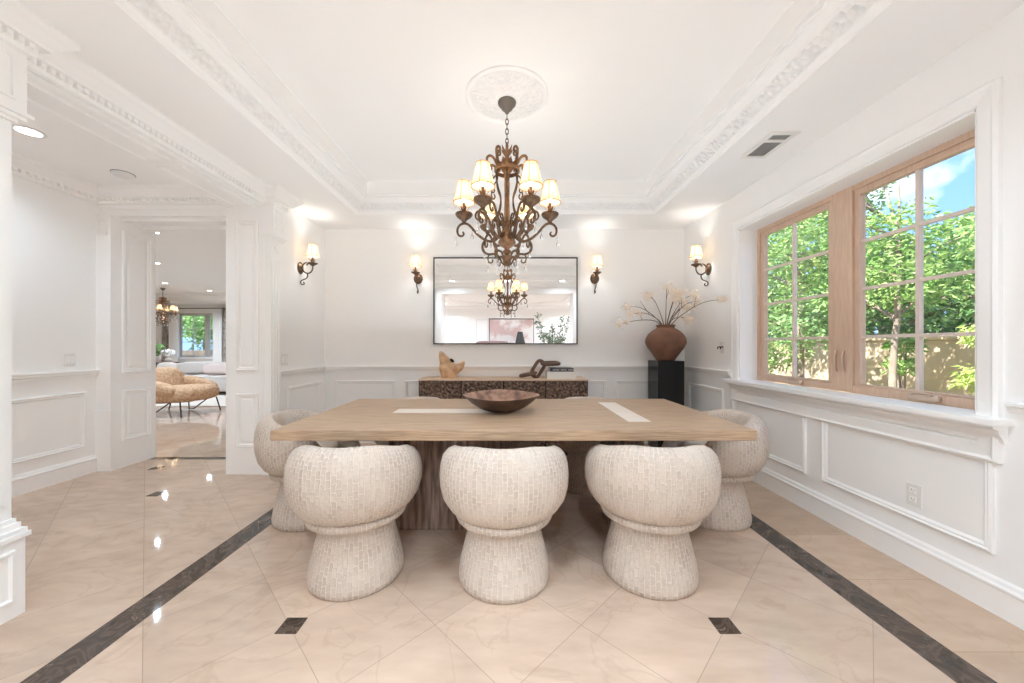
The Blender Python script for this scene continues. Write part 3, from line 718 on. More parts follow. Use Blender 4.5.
book('book', 'slim charcoal book lying on top of the white book', .615, 4.235, sbz+.082, .27, .21, .040, M_BOOKDK, True)

# ------------------------------------------------------------------ pedestal, vase, branches
px0, px1, py0, py1, pz = 1.70, 2.0, 4.10, 4.40, 1.03
tag(MB((1.85, 4.25, 0)).box(px0, px1, py0, py1, 0, pz).build('display_plinth', M_BLACK, bevel=.004), 'tall glossy black square plinth in the right back corner under the vase', 'plinth')
vs = thing('vase', 'big round terracotta vase with a narrow neck on the black plinth', 'vase', (1.85, 4.25, pz))
VP = [(.0, 0), (.092, 0), (.100, .008), (.118, .035), (.160, .095), (.200, .150), (.222, .200), (.226, .225), (.218, .262), (.195, .305), (.155, .345), (.118, .368), (.098, .380), (.095, .392), (.104, .402), (.108, .412), (.100, .417), (.088, .412), (.082, .390), (.10, .36), (.15, .32)]
MB().lathe(VP, 48).build('vase_body', M_VASE, vs, smooth=50)
BR = [  # tip offsets from the mouth (dx, dy, dz), extra bloom spots, label bits
    ((-.56, -.02, .02), [.80, .92], 'drooping lowest at the far left of the vase'),
    ((-.42, -.08, .14), [.85], 'bending left, second lowest on the left of the vase'),
    ((-.43, .06, .24), [.9], 'arching left, upper of the two long left ones'),
    ((-.20, .02, .36), [.78], 'short, left of the tallest'),
    ((.03, .03, .47), [], 'standing tallest with one bloom above the vase'),
    ((.11, -.06, .33), [.6, .8], 'in the thick of the blooms over the vase mouth'),
    ((.19, .03, .40), [.82], 'upright with a full bloom just right of the tallest'),
    ((.24, -.08, .22), [.7, .86], 'leaning right, low in the thick blooms'),
    ((.21, -.12, .07), [.8], 'dipping right just above the rim of the vase'),
    ((.29, -.06, .36), [], 'rising right towards the corner sconce'),
    ((.22, -.28, .26), [], 'reaching right, second furthest right'),
    ((.30, -.62, .24), [], 'reaching furthest right towards the window'),
]
mouth = Vector((1.85, 4.25, pz + .40))
for i, (tip, extra, where) in enumerate(BR):
    r_ = thing('blossom_branch', 'dried branch with cream blossoms, ' + where, 'branch', tuple(mouth), group='dried blossom branches in the vase')
    tip = Vector(tip); foot = Vector((tip.x*.06, tip.y*.1, -.10)); mid1 = Vector((tip.x*.22, tip.y*.3, .06 + .16*max(tip.z, .1))); mid2 = Vector((tip.x*.62, tip.y*.7, tip.z*.72 + .06))
    b = MB(); path = [foot, Vector((tip.x*.08, tip.y*.1, .0)), mid1, mid2, tip]; b.tube(path, [.005, .005, .0042, .0034, .002], 6, smooth=2)
    side = mid2 + Vector((random.uniform(-.05, .05), random.uniform(-.05, .05), .07)); b.tube([mid1*.3 + mid2*.7, side], [.0028, .0015], 5)
    b.build('stem', M_STEM, r_, smooth=60)
    b = MB()
    spots = [(tip, .062)] + [((mid2.lerp(tip, (q-.5)*2) if q > .5 else mid2) + Vector((random.uniform(-.03, .03), random.uniform(-.03, .03), random.uniform(-.02, .03))), .052) for q in extra]
    if i in (5, 6, 7): spots += [(side, .058), (mid2.lerp(tip, .6), .055)]
    if i % 3 == 0: spots += [(side, .035)]
    for c, rad in spots:
        for k in range(64):
            d = Vector(rng.normal(size=3)).normalized(); p = c + Vector((d.x, d.y, d.z*.8))*rad*abs(random.gauss(0, .62)); tt = d.orthogonal().normalized(); tt.rotate(Matrix.Rotation(random.uniform(0, 6.28), 3, d)); bb = d.cross(tt)
            s_ = random.uniform(.011, .021); bend = d*s_*.5
            b.add([p - tt*s_ + bend, p - bb*s_*.8, p + tt*s_ + bend, p + bb*s_*.8], [(0, 1, 2), (0, 2, 3)])
    b.build('blossoms', M_PETAL, r_)

# ------------------------------------------------------------------ wall mirror
mr = thing('wall_mirror', 'wide frameless looking mirror with thin dark edge above the sideboard', 'mirror', (-.03, YB, 1.76))
mr['label'] = 'wide rectangular mirror in a thin dark frame on the back wall'
O = (-.03, YB, 1.76); mx0, mx1, mz0, mz1 = -.922, .860, 1.222, 2.296
MB(O).rings((0, YB, 0), (1, 0, 0), (0, 0, 1), (0, -1, 0), mx0, mx1, mz0, mz1, [(0, .002), (0, .034), (.013, .034), (.013, .020)]).build('frame', M_FRAME_DK, mr)
MB(O).box(mx0+.012, mx1-.012, YB-.022, YB-.004, mz0+.012, mz1-.012).build('mirror_glass', M_MIRROR, mr)

# ------------------------------------------------------------------ lamp shade helper, sconces, chandelier
def shade_set(parent, c, rb, rt, h, watts, name='lamp_shade'):
    """cream bell shade with amber bindings, lit candle bulb inside"""
    c = Vector(c); k = 24
    prof = [(rb, 0), (rb*.88+rt*.12-.002, h*.18), (rb*.58+rt*.42-.004, h*.46), (rb*.28+rt*.72-.003, h*.74), (rt, h)]
    sh = MB().lathe(prof, k, c).build(name, M_SHADE, parent, smooth=60)
    b = MB().lathe([(r-.0022, z) for r, z in prof], k, c); b.build('shade_lining', M_SHADELIN, sh, smooth=60)
    b = MB()
    for j in range(6):
        a = j*PI/3 + .3; b.tube([c + Vector((r*math.cos(a), r*math.sin(a), z)) for r, z in prof], .0026, 5)
    b.tube([c + Vector((rb*math.cos(a*PI/12), rb*math.sin(a*PI/12), 0)) for a in range(24)], .0032, 5, closed=True)
    b.tube([c + Vector((rt*math.cos(a*PI/12), rt*math.sin(a*PI/12), h)) for a in range(24)], .003, 5, closed=True)
    b.build('shade_binding', M_SHADERIB, sh)
    b = MB().tube([c + Vector((0, 0, -.05)), c + Vector((0, 0, .0))], .010, 10); b.build('candle_tube', M_COPPER, parent, smooth=50)
    MB().lathe([(0, 0), (.012, .004), (.018, .022), (.013, .042), (.004, .062), (0, .068)], 14, c + Vector((0, 0, .002))).build('bulb', M_BULB, parent, smooth=60)
    return c + Vector((0, 0, h*.55))

def spiral(c, U, V, r0, r1, a0, a1, n_=14):
    c, U, V = Vector(c), Vector(U), Vector(V)
    return [c + U*(r0 + (r1-r0)*i/n_)*math.cos(a0 + (a1-a0)*i/n_) + V*(r0 + (r1-r0)*i/n_)*math.sin(a0 + (a1-a0)*i/n_) for i in range(n_+1)]
def leaf_cup(mb, c, n_, r, h, tilt):
    """ring of pointed acanthus leaves"""
    c = Vector(c)
    for k in range(n_):
        a = 2*PI*k/n_; d = Vector((math.cos(a), math.sin(a), 0)); t_ = Vector((-math.sin(a), math.cos(a), 0)); up = Vector((0, 0, 1))
        p0 = c + d*r*.35; p1 = c + d*(r*.8 + tilt*.4) + up*h*.5; p2 = c + d*(r + tilt) + up*h; w = r*.42
        mb.add([p0 - t_*w*.6, p0 + t_*w*.6, p1 + t_*w, p2, p1 - t_*w, p1 + d*.004], [(0, 1, 2, 5), (5, 2, 3), (0, 5, 4), (5, 3, 4)])

def make_sconce(label):
    """local: wall at y=0, room towards -Y, origin at the backplate centre"""
    r_ = thing('wall_sconce', label, 'wall lamp', group='bronze wall sconces')
    b = MB()
    b.grid(lambda u, v: (((.056*math.cos(u*2*PI))*(1-v*.98)**.5, -.004 - .026*v**1.5 - (.006*math.cos(v*9) if v < .9 else 0)*.5, .066*math.sin(u*2*PI)*(1-v*.98)**.5), (u, v)), 28, 8, cu=True)
    b.grid(lambda u, v: ((.056*math.cos(u*2*PI), -.004*v, .066*math.sin(u*2*PI)), (u, v)), 28, 1, cu=True)
    b.build('backplate', M_BRONZE, r_, smooth=50)
    b = MB(); Y_, Z_ = Vector((0, -1, 0)), Vector((0, 0, 1))
    P = lambda o_, z_: Y_*o_ + Z_*z_
    b.tube([P(.02, -.01), P(.045, -.045), P(.085, -.062), P(.122, -.045), P(.140, -.005), P(.138, .025)], [.009, .008, .008, .008, .007, .007], 8, smooth=2)
    b.tube([P(.080, -.062), P(.085, -.085), P(.070, -.115), P(.035, -.128), P(.012, -.138), P(.004, -.160), P(.018, -.182), P(.042, -.180), P(.048, -.162), P(.034, -.155)], [.007, .007, .0065, .006, .006, .006, .006, .006, .0055, .006], 8, smooth=2)
    b.tube([P(.02, .02), P(.05, .055), P(.075, .06), P(.088, .042), P(.075, .030), P(.066, .040)], [.009, .007, .006, .006, .005, .005], 8, smooth=2)
    b.build('arm', M_BRONZE, r_, smooth=60)
    b = MB().lathe([(0, 0), (.012, .004), (.026, .016), (.050, .030), (.052, .036), (.030, .038), (.012, .040), (0, .04)], 24, P(.138, .018)); b.build('drip_cup', M_BRONZE, r_, smooth=50)
    b = MB(); leaf_cup(b, P(.138, .055), 6, .018, .045, .022); b.build('leaf_cup', M_COPPER, r_)
    q = shade_set(r_, P(.138, .125), .070, .042, .130, SCONCE_W)
    lamp('sconce light', 'POINT', q, SCONCE_W, r_, (.98, .955, .91), .022)
    return r_
s0 = make_sconce('bronze candle sconce on the back wall, left of the mirror'); s0.location = (-1.115, YB, 2.035)
for lab, loc, rz in (('bronze candle sconce on the back wall, right of the mirror', (1.075, YB, 2.035), 0),
                     ('bronze candle sconce on the left side wall past the pillar', (XL, 3.97, 2.055), PI/2),
                     ('bronze candle sconce on the right side wall before the window', (XR, 3.96, 2.04), -PI/2)):
    c = dup(s0, label=lab, location=loc); c.rotation_euler = (0, 0, rz)

def make_chandelier(name, label, loc, top, arms=6, lite=False, watts=CHAND_W):
    """origin at the hub (local z=0); hub sits at z 1.92 in the dining room"""
    R = thing(name, label, 'chandelier', loc); Z = Vector((0, 0, 1))
    b = MB().lathe([(.060, top), (.063, top-.008), (.060, top-.020), (.050, top-.030), (.046, top-.036), (.036, top-.052), (.020, top-.064), (.012, top-.080), (0, top-.084)], 28); b.build('canopy', M_CANOPY, R, smooth=50)
    b = MB(); z = top - .085; k = 0                                                     # chain
    while z > .655:
        ax = Vector((1, 0, 0)) if k % 2 else Vector((0, 1, 0)); c = Vector((0, 0, z - .018))
        b.tube([c + ax*.010*math.cos(t_*PI/6) + Z*.022*math.sin(t_*PI/6) for t_ in range(12)], .0032, 6, closed=True); z -= .034; k += 1
    b.build('chain', M_BRONZE, R, smooth=60)
    b = MB().lathe([(0, .64), (.012, .635), (.018, .61), (.012, .585), (.024, .57), (.034, .548), (.042, .525), (.044, .505), (.036, .49), (.026, .478), (.020, .46), (.017, .42), (.019, .40), (.017, .30), (.020, .20), (.020, .15), (.030, .135), (.024, .12), (.020, .09), (.032, .07), (.045, .03), (.060, .0), (.062, -.012), (.045, -.030), (.020, -.045), (.016, -.055), (.030, -.066), (.032, -.076), (.016, -.088), (.026, -.10), (.028, -.112), (.014, -.125), (.010, -.15), (0, -.17)], 24)
    b.build('column', M_COPPER, R, smooth=50)
    b = MB(); leaf_cup(b, (0, 0, .585), 8, .03, .07, .02); leaf_cup(b, (0, 0, .49), 10, .055, .06, .035); b.lathe([(.082, .478), (.088, .484), (.088, .500), (.082, .506), (.078, .492), (.082, .478)], 32); leaf_cup(b, (0, 0, .10), 8, .03, .05, .03); leaf_cup(b, (0, 0, -.13), 6, .018, -.05, .02)
    b.build('acanthus_leaves', M_COPPER, R)
    for k in range(arms):                                                                # crown and cage scrolls
        a = 2*PI*(k+.5)/arms; d = Vector((math.cos(a), math.sin(a), 0)); P = lambda r, z_: d*r + Z*z_
        b = MB()
        b.tube([P(.06, .50), P(.075, .555), P(.085, .615), P(.072, .645), P(.052, .635), P(.056, .612), P(.068, .616)], [.010, .010, .010, .009, .008, .007, .006], 7, smooth=2)
        b.tube([P(.070, .495), P(.105, .56), P(.150, .560), P(.158, .505), P(.140, .46), P(.118, .47), P(.122, .49)], [.008, .009, .009, .008, .007, .006, .006], 7, smooth=2)
        b.build('crown_scroll', M_COPPER, R, smooth=60)
        b = MB()
        b.tube([P(.072, .49), P(.085, .42), P(.070, .36), P(.045, .30), P(.055, .22), P(.085, .16), P(.070, .125), P(.040, .12)], .0055, 7, smooth=2)
        b.tube([P(.085, .44), P(.12, .40), P(.13, .34), P(.11, .31), P(.095, .33), P(.105, .35)], .005, 6, smooth=2)
        b.build('cage_bar', M_BRONZE, R, smooth=60)
    for k in range(arms):
        a = 2*PI*k/arms; d = Vector((math.cos(a), math.sin(a), 0)); P = lambda r, z_: d*r + Z*z_
        b = MB()
        b.tube([P(.05, .045), P(.085, .005), P(.125, .0), P(.170, .022), P(.215, .060), P(.255, .112), P(.290, .130), P(.325, .118), P(.345, .085), P(.338, .045), P(.312, .035), P(.295, .052), P(.306, .068)], [.010, .010, .010, .0095, .009, .009, .009, .0085, .008, .008, .0075, .007, .006], 8, smooth=2)
        b.build('arm', M_BRONZE, R, smooth=60)
        b = MB()                                                                             # inner rising scroll
        b.tube([P(.045, .05), P(.080, .03), P(.115, .075), P(.135, .150), P(.165, .205), P(.205, .215), P(.222, .175), P(.200, .145), P(.178, .160), P(.188, .180)], [.009, .009, .009, .0085, .008, .008, .007, .0065, .006, .005], 8, smooth=2)
        b.tube([P(.06, .08), P(.045, .13), P(.062, .175), P(.088, .168), P(.086, .14), P(.070, .142)], .006, 7, smooth=2)
        b.build('inner_scroll', M_BRONZE, R, smooth=60)
        b = MB()                                                                             # lower scrolls to the finial
        b.tube([P(.150, .012), P(.172, -.025), P(.165, -.070), P(.125, -.090), P(.085, -.082), P(.055, -.10), P(.035, -.15), P(.010, -.165)], [.009, .009, .009, .008, .008, .007, .006, .005], 8, smooth=2)
        b.tube([P(.125, -.090), P(.135, -.125), P(.118, -.150), P(.096, -.140), P(.102, -.122)], .005, 6, smooth=2)
        b.build('lower_scroll', M_BRONZE, R, smooth=60)
        b = MB().lathe([(0, 0), (.010, .002), (.020, .020), (.050, .042), (.060, .058), (.058, .066), (.030, .066), (.012, .068), (0, .068)], 22, P(.297, .128)); b.build('drip_cup', M_BRONZE, R, smooth=50)
        b = MB(); leaf_cup(b, P(.297, .198), 6, .020, .045, .020); b.build('leaf_cup', M_COPPER, R)
        q = shade_set(R, P(.297, .268), .074, .043, .142, watts)
        if not lite: lamp('chandelier light', 'POINT', q, watts, R, (.98, .955, .91), .022)
        drop = [(0, 0), (.003, -.006), (.005, -.012), (.002, -.018), (.006, -.03), (.012, -.052), (.010, -.066), (0, -.072)]
        for rr, zz in ((.352, .035), (.130, -.135), (.240, .085)):
            b = MB(); b.tube([P(rr, zz + .012), P(rr, zz)], .0012, 4); b.lathe(drop, 8, P(rr, zz)); b.build('crystal_drop', M_CRYSTAL, R)
    return R
make_chandelier('chandelier', 'ornate bronze chandelier with six cream shades and crystal drops over the dining table', (-.007, 2.5, 1.92), 2.886-1.92)

# ------------------------------------------------------------------ small wall and ceiling fittings
def plate(name, label, cat, O, U, Nn, w, h, extra):
    O, U, Nn = Vector(O), Vector(U), Vector(Nn); r_ = thing(name, label, cat, tuple(O)); Z = Vector((0, 0, 1))
    def bx(u0, u1, v0, v1, n0, n1):
        p = [U*u + Nn*k for u in (u0, u1) for k in (n0, n1)]
        return min(q.x for q in p), max(q.x for q in p), min(q.y for q in p), max(q.y for q in p), v0, v1
    MB().box(*bx(-w/2, w/2, -h/2, h/2, 0, .006)).build('plate', M_PLATE, r_, bevel=.002)
    for nm, m_, (u0, u1, v0, v1, n1) in extra: MB().box(*bx(u0, u1, v0, v1, .004, n1)).build(nm, m_, r_, bevel=.001)
    return r_
sw = lambda k: [('rocker', M_TRIM, (-.016, .016, -.032, .032, .011))]
plate('light_switch', 'white double switch plate on the hall wall above the rail', 'light switch', (-3.95, 3.26, 1.075), (0, 1, 0), (1, 0, 0), .085, .118, [('rocker', M_TRIM, (-.033, -.003, -.032, .032, .011)), ('rocker', M_TRIM, (.003, .033, -.032, .032, .011))])
plate('light_switch', 'white switch plate on the left side wall past the pillar', 'light switch', (XL, 3.685, 1.06), (0, 1, 0), (1, 0, 0), .115, .118, [('rocker', M_TRIM, (-.042, -.008, -.032, .032, .011)), ('rocker', M_TRIM, (.008, .042, -.032, .032, .011))])
sl = []
for zc in (.024, -.024):
    sl += [('socket', M_TRIM, (-.017, .017, zc-.014, zc+.014, .009)), ('slot', M_PLUG, (-.008, -.005, zc-.002, zc+.008, .0095)), ('slot', M_PLUG, (.005, .008, zc-.002, zc+.008, .0095)), ('slot', M_PLUG, (-.002, .002, zc-.010, zc-.006, .0095))]
plate('power_outlet', 'white power outlet in the wall panel under the window', 'outlet', (XR, 1.955, .396), (0, 1, 0), (-1, 0, 0), .074, .118, sl)
wj = plate('cable_outlet', 'blank white wall plate with two short black cable ends left of the window', 'outlet', (XR, 3.71, 1.185), (0, 1, 0), (-1, 0, 0), .075, .118, [])
for u in (-.026, .022):
    b = MB(); b.tube([(0, u, .0), (-.02, u + .004, .010), (-.028, u + .012, -.004), (-.02, u+.018, -.014)], .0055, 8, smooth=1); b.build('cable_end', M_BLKMETAL, wj, smooth=60)

vn = thing('air_vent', 'white ceiling air vent with dark slots near the window', 'vent', (1.885, 2.62, HS))
O = (1.885, 2.62, HS)
MB(O).rings((0, 0, HS), (1, 0, 0), (0, 1, 0), (0, 0, -1), 1.785, 1.985, 2.446, 2.80, [(0, 0), (0, .006), (.035, .010), (.035, .001)]).build('frame', M_PLATE, vn)
MB(O).box(1.82, 1.95, 2.545, 2.572, HS-.010, HS-.001).build('crossbar', M_PLATE, vn)
MB(O).box(1.82, 1.95, 2.481, 2.765, HS-.0025, HS-.0005).build('backing', M_VENTDK, vn)
for k in range(9):
    x = 1.828 + k*.0142; b = MB(O)
    b.add([(x, 2.481, HS-.009), (x+.003, 2.481, HS-.009), (x+.010, 2.481, HS-.003), (x+.007, 2.481, HS-.003), (x, 2.765, HS-.009), (x+.003, 2.765, HS-.009), (x+.010, 2.765, HS-.003), (x+.007, 2.765, HS-.003)],
          [(0, 1, 2, 3), (7, 6, 5, 4), (0, 4, 5, 1), (1, 5, 6, 2), (2, 6, 7, 3), (3, 7, 4, 0)])
    b.build('louver', M_PLATE, vn)

dl0 = None
def downlight(label, loc, watts, group):
    global dl0
    if dl0 is None:
        dl0 = thing('downlight', label, 'ceiling light', loc, group=group)
        MB().lathe([(.085, 0), (.085, -.004), (.078, -.008), (.062, -.006), (.060, .0)], 32).build('trim_ring', M_PLATE, dl0, smooth=40)
        MB().lathe([(.062, -.004), (.03, -.0045), (0, -.0045)], 32).build('lens', M_CANLENS, dl0)
        o = dl0
    else:
        o = dup(dl0, label=label, location=loc, group=group)
    q = lamp('downlight beam', 'SPOT', (loc[0], loc[1], loc[2]-.02), watts, None, (.71, .86, 1.0), .05, 2.75)
    return o
downlight('lit round downlight in the hall ceiling at the far left pillar', (-3.37, 2.545, HH), HALL_W, 'hall downlights')
sd = thing('smoke_detector', 'small round white ceiling detector in the hall near the living room opening', 'smoke detector', (-3.37, 3.17, HH))
MB().lathe([(.075, 0), (.075, -.010), (.068, -.022), (.055, -.028), (.02, -.030), (0, -.030)], 28).build('housing', M_PLATE, sd, smooth=40)
MB().lathe([(.079, 0), (.079, -.004), (.06, -.004)], 28).build('base_plate', M_PLUG, sd)
for lab, (x, y) in (('living room downlight nearest the opening, highest of the four', (-5.37, 5.49)), ('second living room downlight from the opening', (-7.33, 7.54)),
                    ('third living room downlight, above the far chandelier', (-9.42, 9.94)), ('rightmost far living room downlight by the soffit', (-9.32, 11.3))):
    downlight(lab, (x, y, HV), LIVING_W, 'living room downlights')
for x, w_ in ((-1.25, 'left'), (-.02, 'middle'), (1.21, 'right')):  # extra ceiling lights, added out of view to brighten the dining room
    downlight('added soffit fill light over the near edge of the dining room, %s of three' % w_, (x, .88, HS), SOFFIT_FILL_W, 'added soffit fill lights')
k = 0
for x in (-2.2, -.02, 2.2):  # foyer lights added behind the camera as fill for the room
    for y in (-1.0, -3.9):
        k += 1
        downlight('added foyer fill light behind the camera', (x, y, HH), FOYER_FILL_W, 'added foyer fill lights')

# ------------------------------------------------------------------ living room
AO = (-5.95, 6.45, 0)
ac = thing('armchair', 'tan teddy fleece lounge chair on thin black legs in the living room', 'armchair', AO, -.12)
Rr = lambda ax, a: Matrix.Rotation(a, 3, ax)
MB().sell((.16, 0, .36), (.50, .40, .15), .62, Rr('Y', -.05), 48, 24, jit=.03).build('seat', M_TEDDY, ac, smooth=60)
MB().sell((-.40, 0, .52), (.30, .42, .27), .62, Rr('Y', -.28), 48, 24, jit=.03).build('backrest', M_TEDDY, ac, smooth=60)
for s_ in (-1, 1): MB().sell((.10, s_*.37, .50), (.36, .10, .105), .7, Rr('Y', .22), 40, 20, jit=.03).build('armrest', M_TEDDY, ac, smooth=60)
for s_ in (-1, 1):
    MB().tube([(.50, s_*.33, .26), (.56, s_*.36, .006)], .011, 8).build('leg', M_BLKMETAL, ac)
    MB().tube([(-.12, s_*.36, .30), (-.11, s_*.37, .012), (.0, s_*.37, .03), (.32, s_*.35, .24)], .011, 8).build('leg', M_BLKMETAL, ac)
    MB().tube([(-.42, s_*.33, .26), (-.52, s_*.35, .006)], .011, 8).build('leg', M_BLKMETAL, ac)

so = thing('sofa', 'long pale grey linen sofa behind the fleece chair in the living room', 'sofa', (-7.3, 9.2, 0))
MB().sell((0, 0, .26), (1.55, .50, .17), .22, nu=40, nv=14).build('seat_base', M_SOFA, so, smooth=50)
MB().sell((0, .40, .50), (1.55, .13, .28), .3, nu=40, nv=14).build('backrest', M_SOFA, so, smooth=50)
for s_ in (-1, 1):
    MB().sell((s_*1.52, 0, .36), (.13, .50, .28), .35, nu=24, nv=12).build('armrest', M_SOFA, so, smooth=50)
    MB().sell((s_*.70, -.06, .41), (.69, .44, .065), .3, nu=30, nv=10).build('seat_cushion', M_SOFA, so, smooth=50)
    for y_ in (-.4, .4): MB().box(s_*1.45-.03, s_*1.45+.03, y_-.03, y_+.03, .01, .10).build('foot', M_BLKMETAL, so)
def cushion(label, loc, r, m_, rz=0, tilt=.3):
    tag(MB(loc).sell(loc, r, .55, Rr('Z', rz) @ Rr('X', -tilt), 28, 14).build('cushion', m_, smooth=60), label, 'cushion', 'sofa cushions')
cushion('pale grey square cushion leaning on the sofa back', (-8.10, 9.30, .635), (.36, .08, .155), M_SOFA)
cushion('blush pink long cushion on the right of the sofa', (-7.22, 9.10, .62), (.44, .09, .135), M_PINK)
cushion('cream cushion at the left end of the sofa', (-8.62, 9.16, .63), (.22, .09, .15), M_CREAMCUSH, .2)
tag(MB().box(-10.5, -4.5, 7.15, 10.4, 0, .014).build('rug', M_RUG, bevel=.004), 'large cream wool rug under the sofa in the living room', 'rug')

st = thing('side_table', 'dark mahogany side table left of the sofa', 'table', (-9.9, 10.3, 0)); 
MB().box(-.45, .45, -.32, .32, .70, .74).build('tabletop', M_MAHOG, st, bevel=.004)
MB().box(-.40, .40, -.28, .28, .52, .70).build('drawer_box', M_MAHOG, st)
for a in (-.38, .38):
    for c in (-.26, .26): MB().box(a-.025, a+.025, c-.025, c+.025, 0, .52).build('leg', M_MAHOG, st)
def leaves(n_, sampler, size, aspect=.45, droop=.3):
    """n_ folded leaf blades at sampled points"""
    P = sampler(n_); n_ = len(P)
    d = rng.normal(size=(n_, 3)); d[:, 2] = d[:, 2]*.5 - droop; d /= np.linalg.norm(d, axis=1)[:, None]
    q = rng.normal(size=(n_, 3)); q -= d*(q*d).sum(1)[:, None]; q /= np.linalg.norm(q, axis=1)[:, None]
    s = (size*rng.uniform(.6, 1.3, n_))[:, None]; nn = np.cross(d, q)*s*.12
    V = np.stack([P, P + d*s*.5 + q*s*aspect*.5 + nn, P + d*s, P + d*s*.5 - q*s*aspect*.5 + nn], 1).reshape(-1, 3)
    F = [(4*i, 4*i+1, 4*i+2, 4*i+3) for i in range(n_)]
    mb = MB(); mb.v = [tuple(v) for v in V.tolist()]; mb.f = [list(f) for f in F]; mb.mi = [0]*n_; mb.uv = [[(0, 0)]*4]*n_
    return mb
def blob(centres, rads, flat=.8):
    C_ = np.array(centres); r = np.array(rads)
    def f(n_):
        w = r**2/np.sum(r**2); k = rng.choice(len(r), n_, p=w)
        d = rng.normal(size=(n_, 3)); d /= np.linalg.norm(d, axis=1)[:, None]
        return C_[k] + d*(r[k]*rng.uniform(.35, 1, n_)**.6)[:, None]*np.array([1, 1, flat])
    return f
pt = thing('potted_plant', 'small green plant in a white pot on the mahogany side table', 'plant', (-9.97, 10.25, .74))
MB().lathe([(0, 0), (.08, 0), (.12, .10), (.11, .18), (.10, .18), (.09, .15), (0, .15)], 24).build('pot', M_CERAMIC, pt, smooth=50)
leaves(160, blob([(0, 0, .36), (.08, 0, .46), (-.1, .02, .30)], [.15, .12, .12]), .10).build('foliage', M_LEAF_B, pt)
fv = thing('flower_vase', 'white hydrangea in a low white vase on the mahogany side table', 'vase', (-9.62, 10.25, .74))
MB().lathe([(0, 0), (.06, 0), (.09, .06), (.05, .13), (.06, .15), (.045, .14), (0, .1)], 24).build('vase_body', M_CERAMIC, fv, smooth=50)
leaves(220, blob([(0, 0, .27)], [.13]), .05, .8).build('flower_head', M_SHEER, fv)
def curtain(label, x0, x1, m_, y=12.88, z0=.02, z1=2.52, amp=.045, waves=5):
    b = MB(); b.grid(lambda u, v: ((x0 + (x1-x0)*u, y + amp*math.sin(u*waves*2*PI), z0 + (z1-z0)*v), (u, v)), 60, 6)
    o = b.build('curtain', m_, smooth=60); s_ = o.modifiers.new('solid', 'SOLIDIFY'); s_.thickness = .008
    tag(o, label, 'curtain', 'living room curtains')
curtain('patterned grey curtain left of the living room window', -12.32, -11.90, M_CURTAIN)
curtain('white sheer curtain on the left edge of the living room window', -11.98, -11.66, M_SHEER, 12.78, waves=4)
curtain('white sheer curtain on the right edge of the living room window', -10.42, -10.1, M_SHEER, 12.78, waves=4)
curtain('patterned grey curtain right of the living room window', -10.15, -9.6, M_CURTAIN)
cr_ = thing('curtain_rod', 'dark curtain rod above the living room window', 'curtain rod', (-11.05, 12.85, 2.54))
MB().tube([(-1.75, 0, 0), (1.65, 0, 0)], .016, 10).build('rod', M_BRONZE, cr_)
for s_ in (-1.78, 1.68): MB().sell((s_, 0, 0), (.04, .035, .035), 1, nu=12, nv=8).build('finial', M_BRONZE, cr_, smooth=60)
make_chandelier('chandelier', 'smaller dark chandelier hanging in the far living room', (-10.3, 10.8, 2.0), HV-2.0, lite=True)

# ------------------------------------------------------------------ foyer things seen in the mirror
O = (.02, -4.87, 1.62)
pa = thing('painting', 'pale pink and grey abstract painting seen in the mirror', 'painting', O)
MB().box(-.72, .95, -.03, .0, -.50, .60).build('canvas', M_PICTURE, pa)
MB().rings((0, 0, 0), (1, 0, 0), (0, 0, 1), (0, 1, 0), -.74, .97, -.52, .62, [(0, -.03), (0, .02), (.02, .02), (.02, 0)]).build('frame', M_FRAME_DK, pa)
ct = thing('console_table', 'dark console table against the foyer wall seen in the mirror', 'table', (0, -4.5, 0))
MB().box(-.9, .9, -.22, .22, .80, .85).build('tabletop', M_MAUVE, ct, bevel=.004)
for a in (-.85, .85):
    for c in (-.18, .18): MB().box(a-.03, a+.03, c-.03, c+.03, 0, .80).build('leg', M_DARKWOOD, ct)
tl = thing('table_lamp', 'lamp with a charcoal cone shade on the console seen in the mirror', 'lamp', (.45, -4.5, .85))
MB().lathe([(0, 0), (.09, 0), (.09, .015), (.03, .04), (.05, .16), (.03, .28), (.012, .32), (.012, .40), (0, .40)], 20).build('lamp_base', M_CERAMIC, tl, smooth=50)
b = MB().lathe([(.21, .34), (.09, .88)], 24).lathe([(.205, .34), (.085, .88)], 24); b.build('lamp_shade', M_LAMPDK, tl)
bx_ = thing('storage_box', 'grey lidded box on the console seen in the mirror', 'box', (-.05, -4.5, .85))
MB().box(-.28, .28, -.16, .16, 0, .42).build('body', M_LAMPDK, bx_, bevel=.01); MB().box(-.29, .29, -.17, .17, .40, .47).build('lid', M_LAMPDK, bx_, bevel=.01)
so2 = thing('bench', 'mauve upholstered bench in the foyer seen in the mirror', 'bench', (-.55, -3.6, 0))
MB().sell((0, 0, .44), (.62, .28, .10), .3, nu=32, nv=12).build('seat', M_MAUVE, so2, smooth=50)
MB().sell((0, -.24, .92), (.62, .07, .46), .3, nu=32, nv=12).build('backrest', M_MAUVE, so2, smooth=50)
for a in (-.5, .5):
    for c in (-.2, .2): MB().tube([(a, c, .36), (a*1.04, c*1.1, .0)], .018, 8).build('leg', M_DARKWOOD, so2)
fp = thing('potted_tree', 'tall leafy potted tree in the foyer seen in the mirror', 'plant', (1.25, -1.2, 0))
MB().lathe([(0, 0), (.16, 0), (.21, .20), (.20, .36), (.18, .36), (.17, .32), (0, .32)], 28).build('pot', M_REED, fp, smooth=50)
b = MB(); tips = []
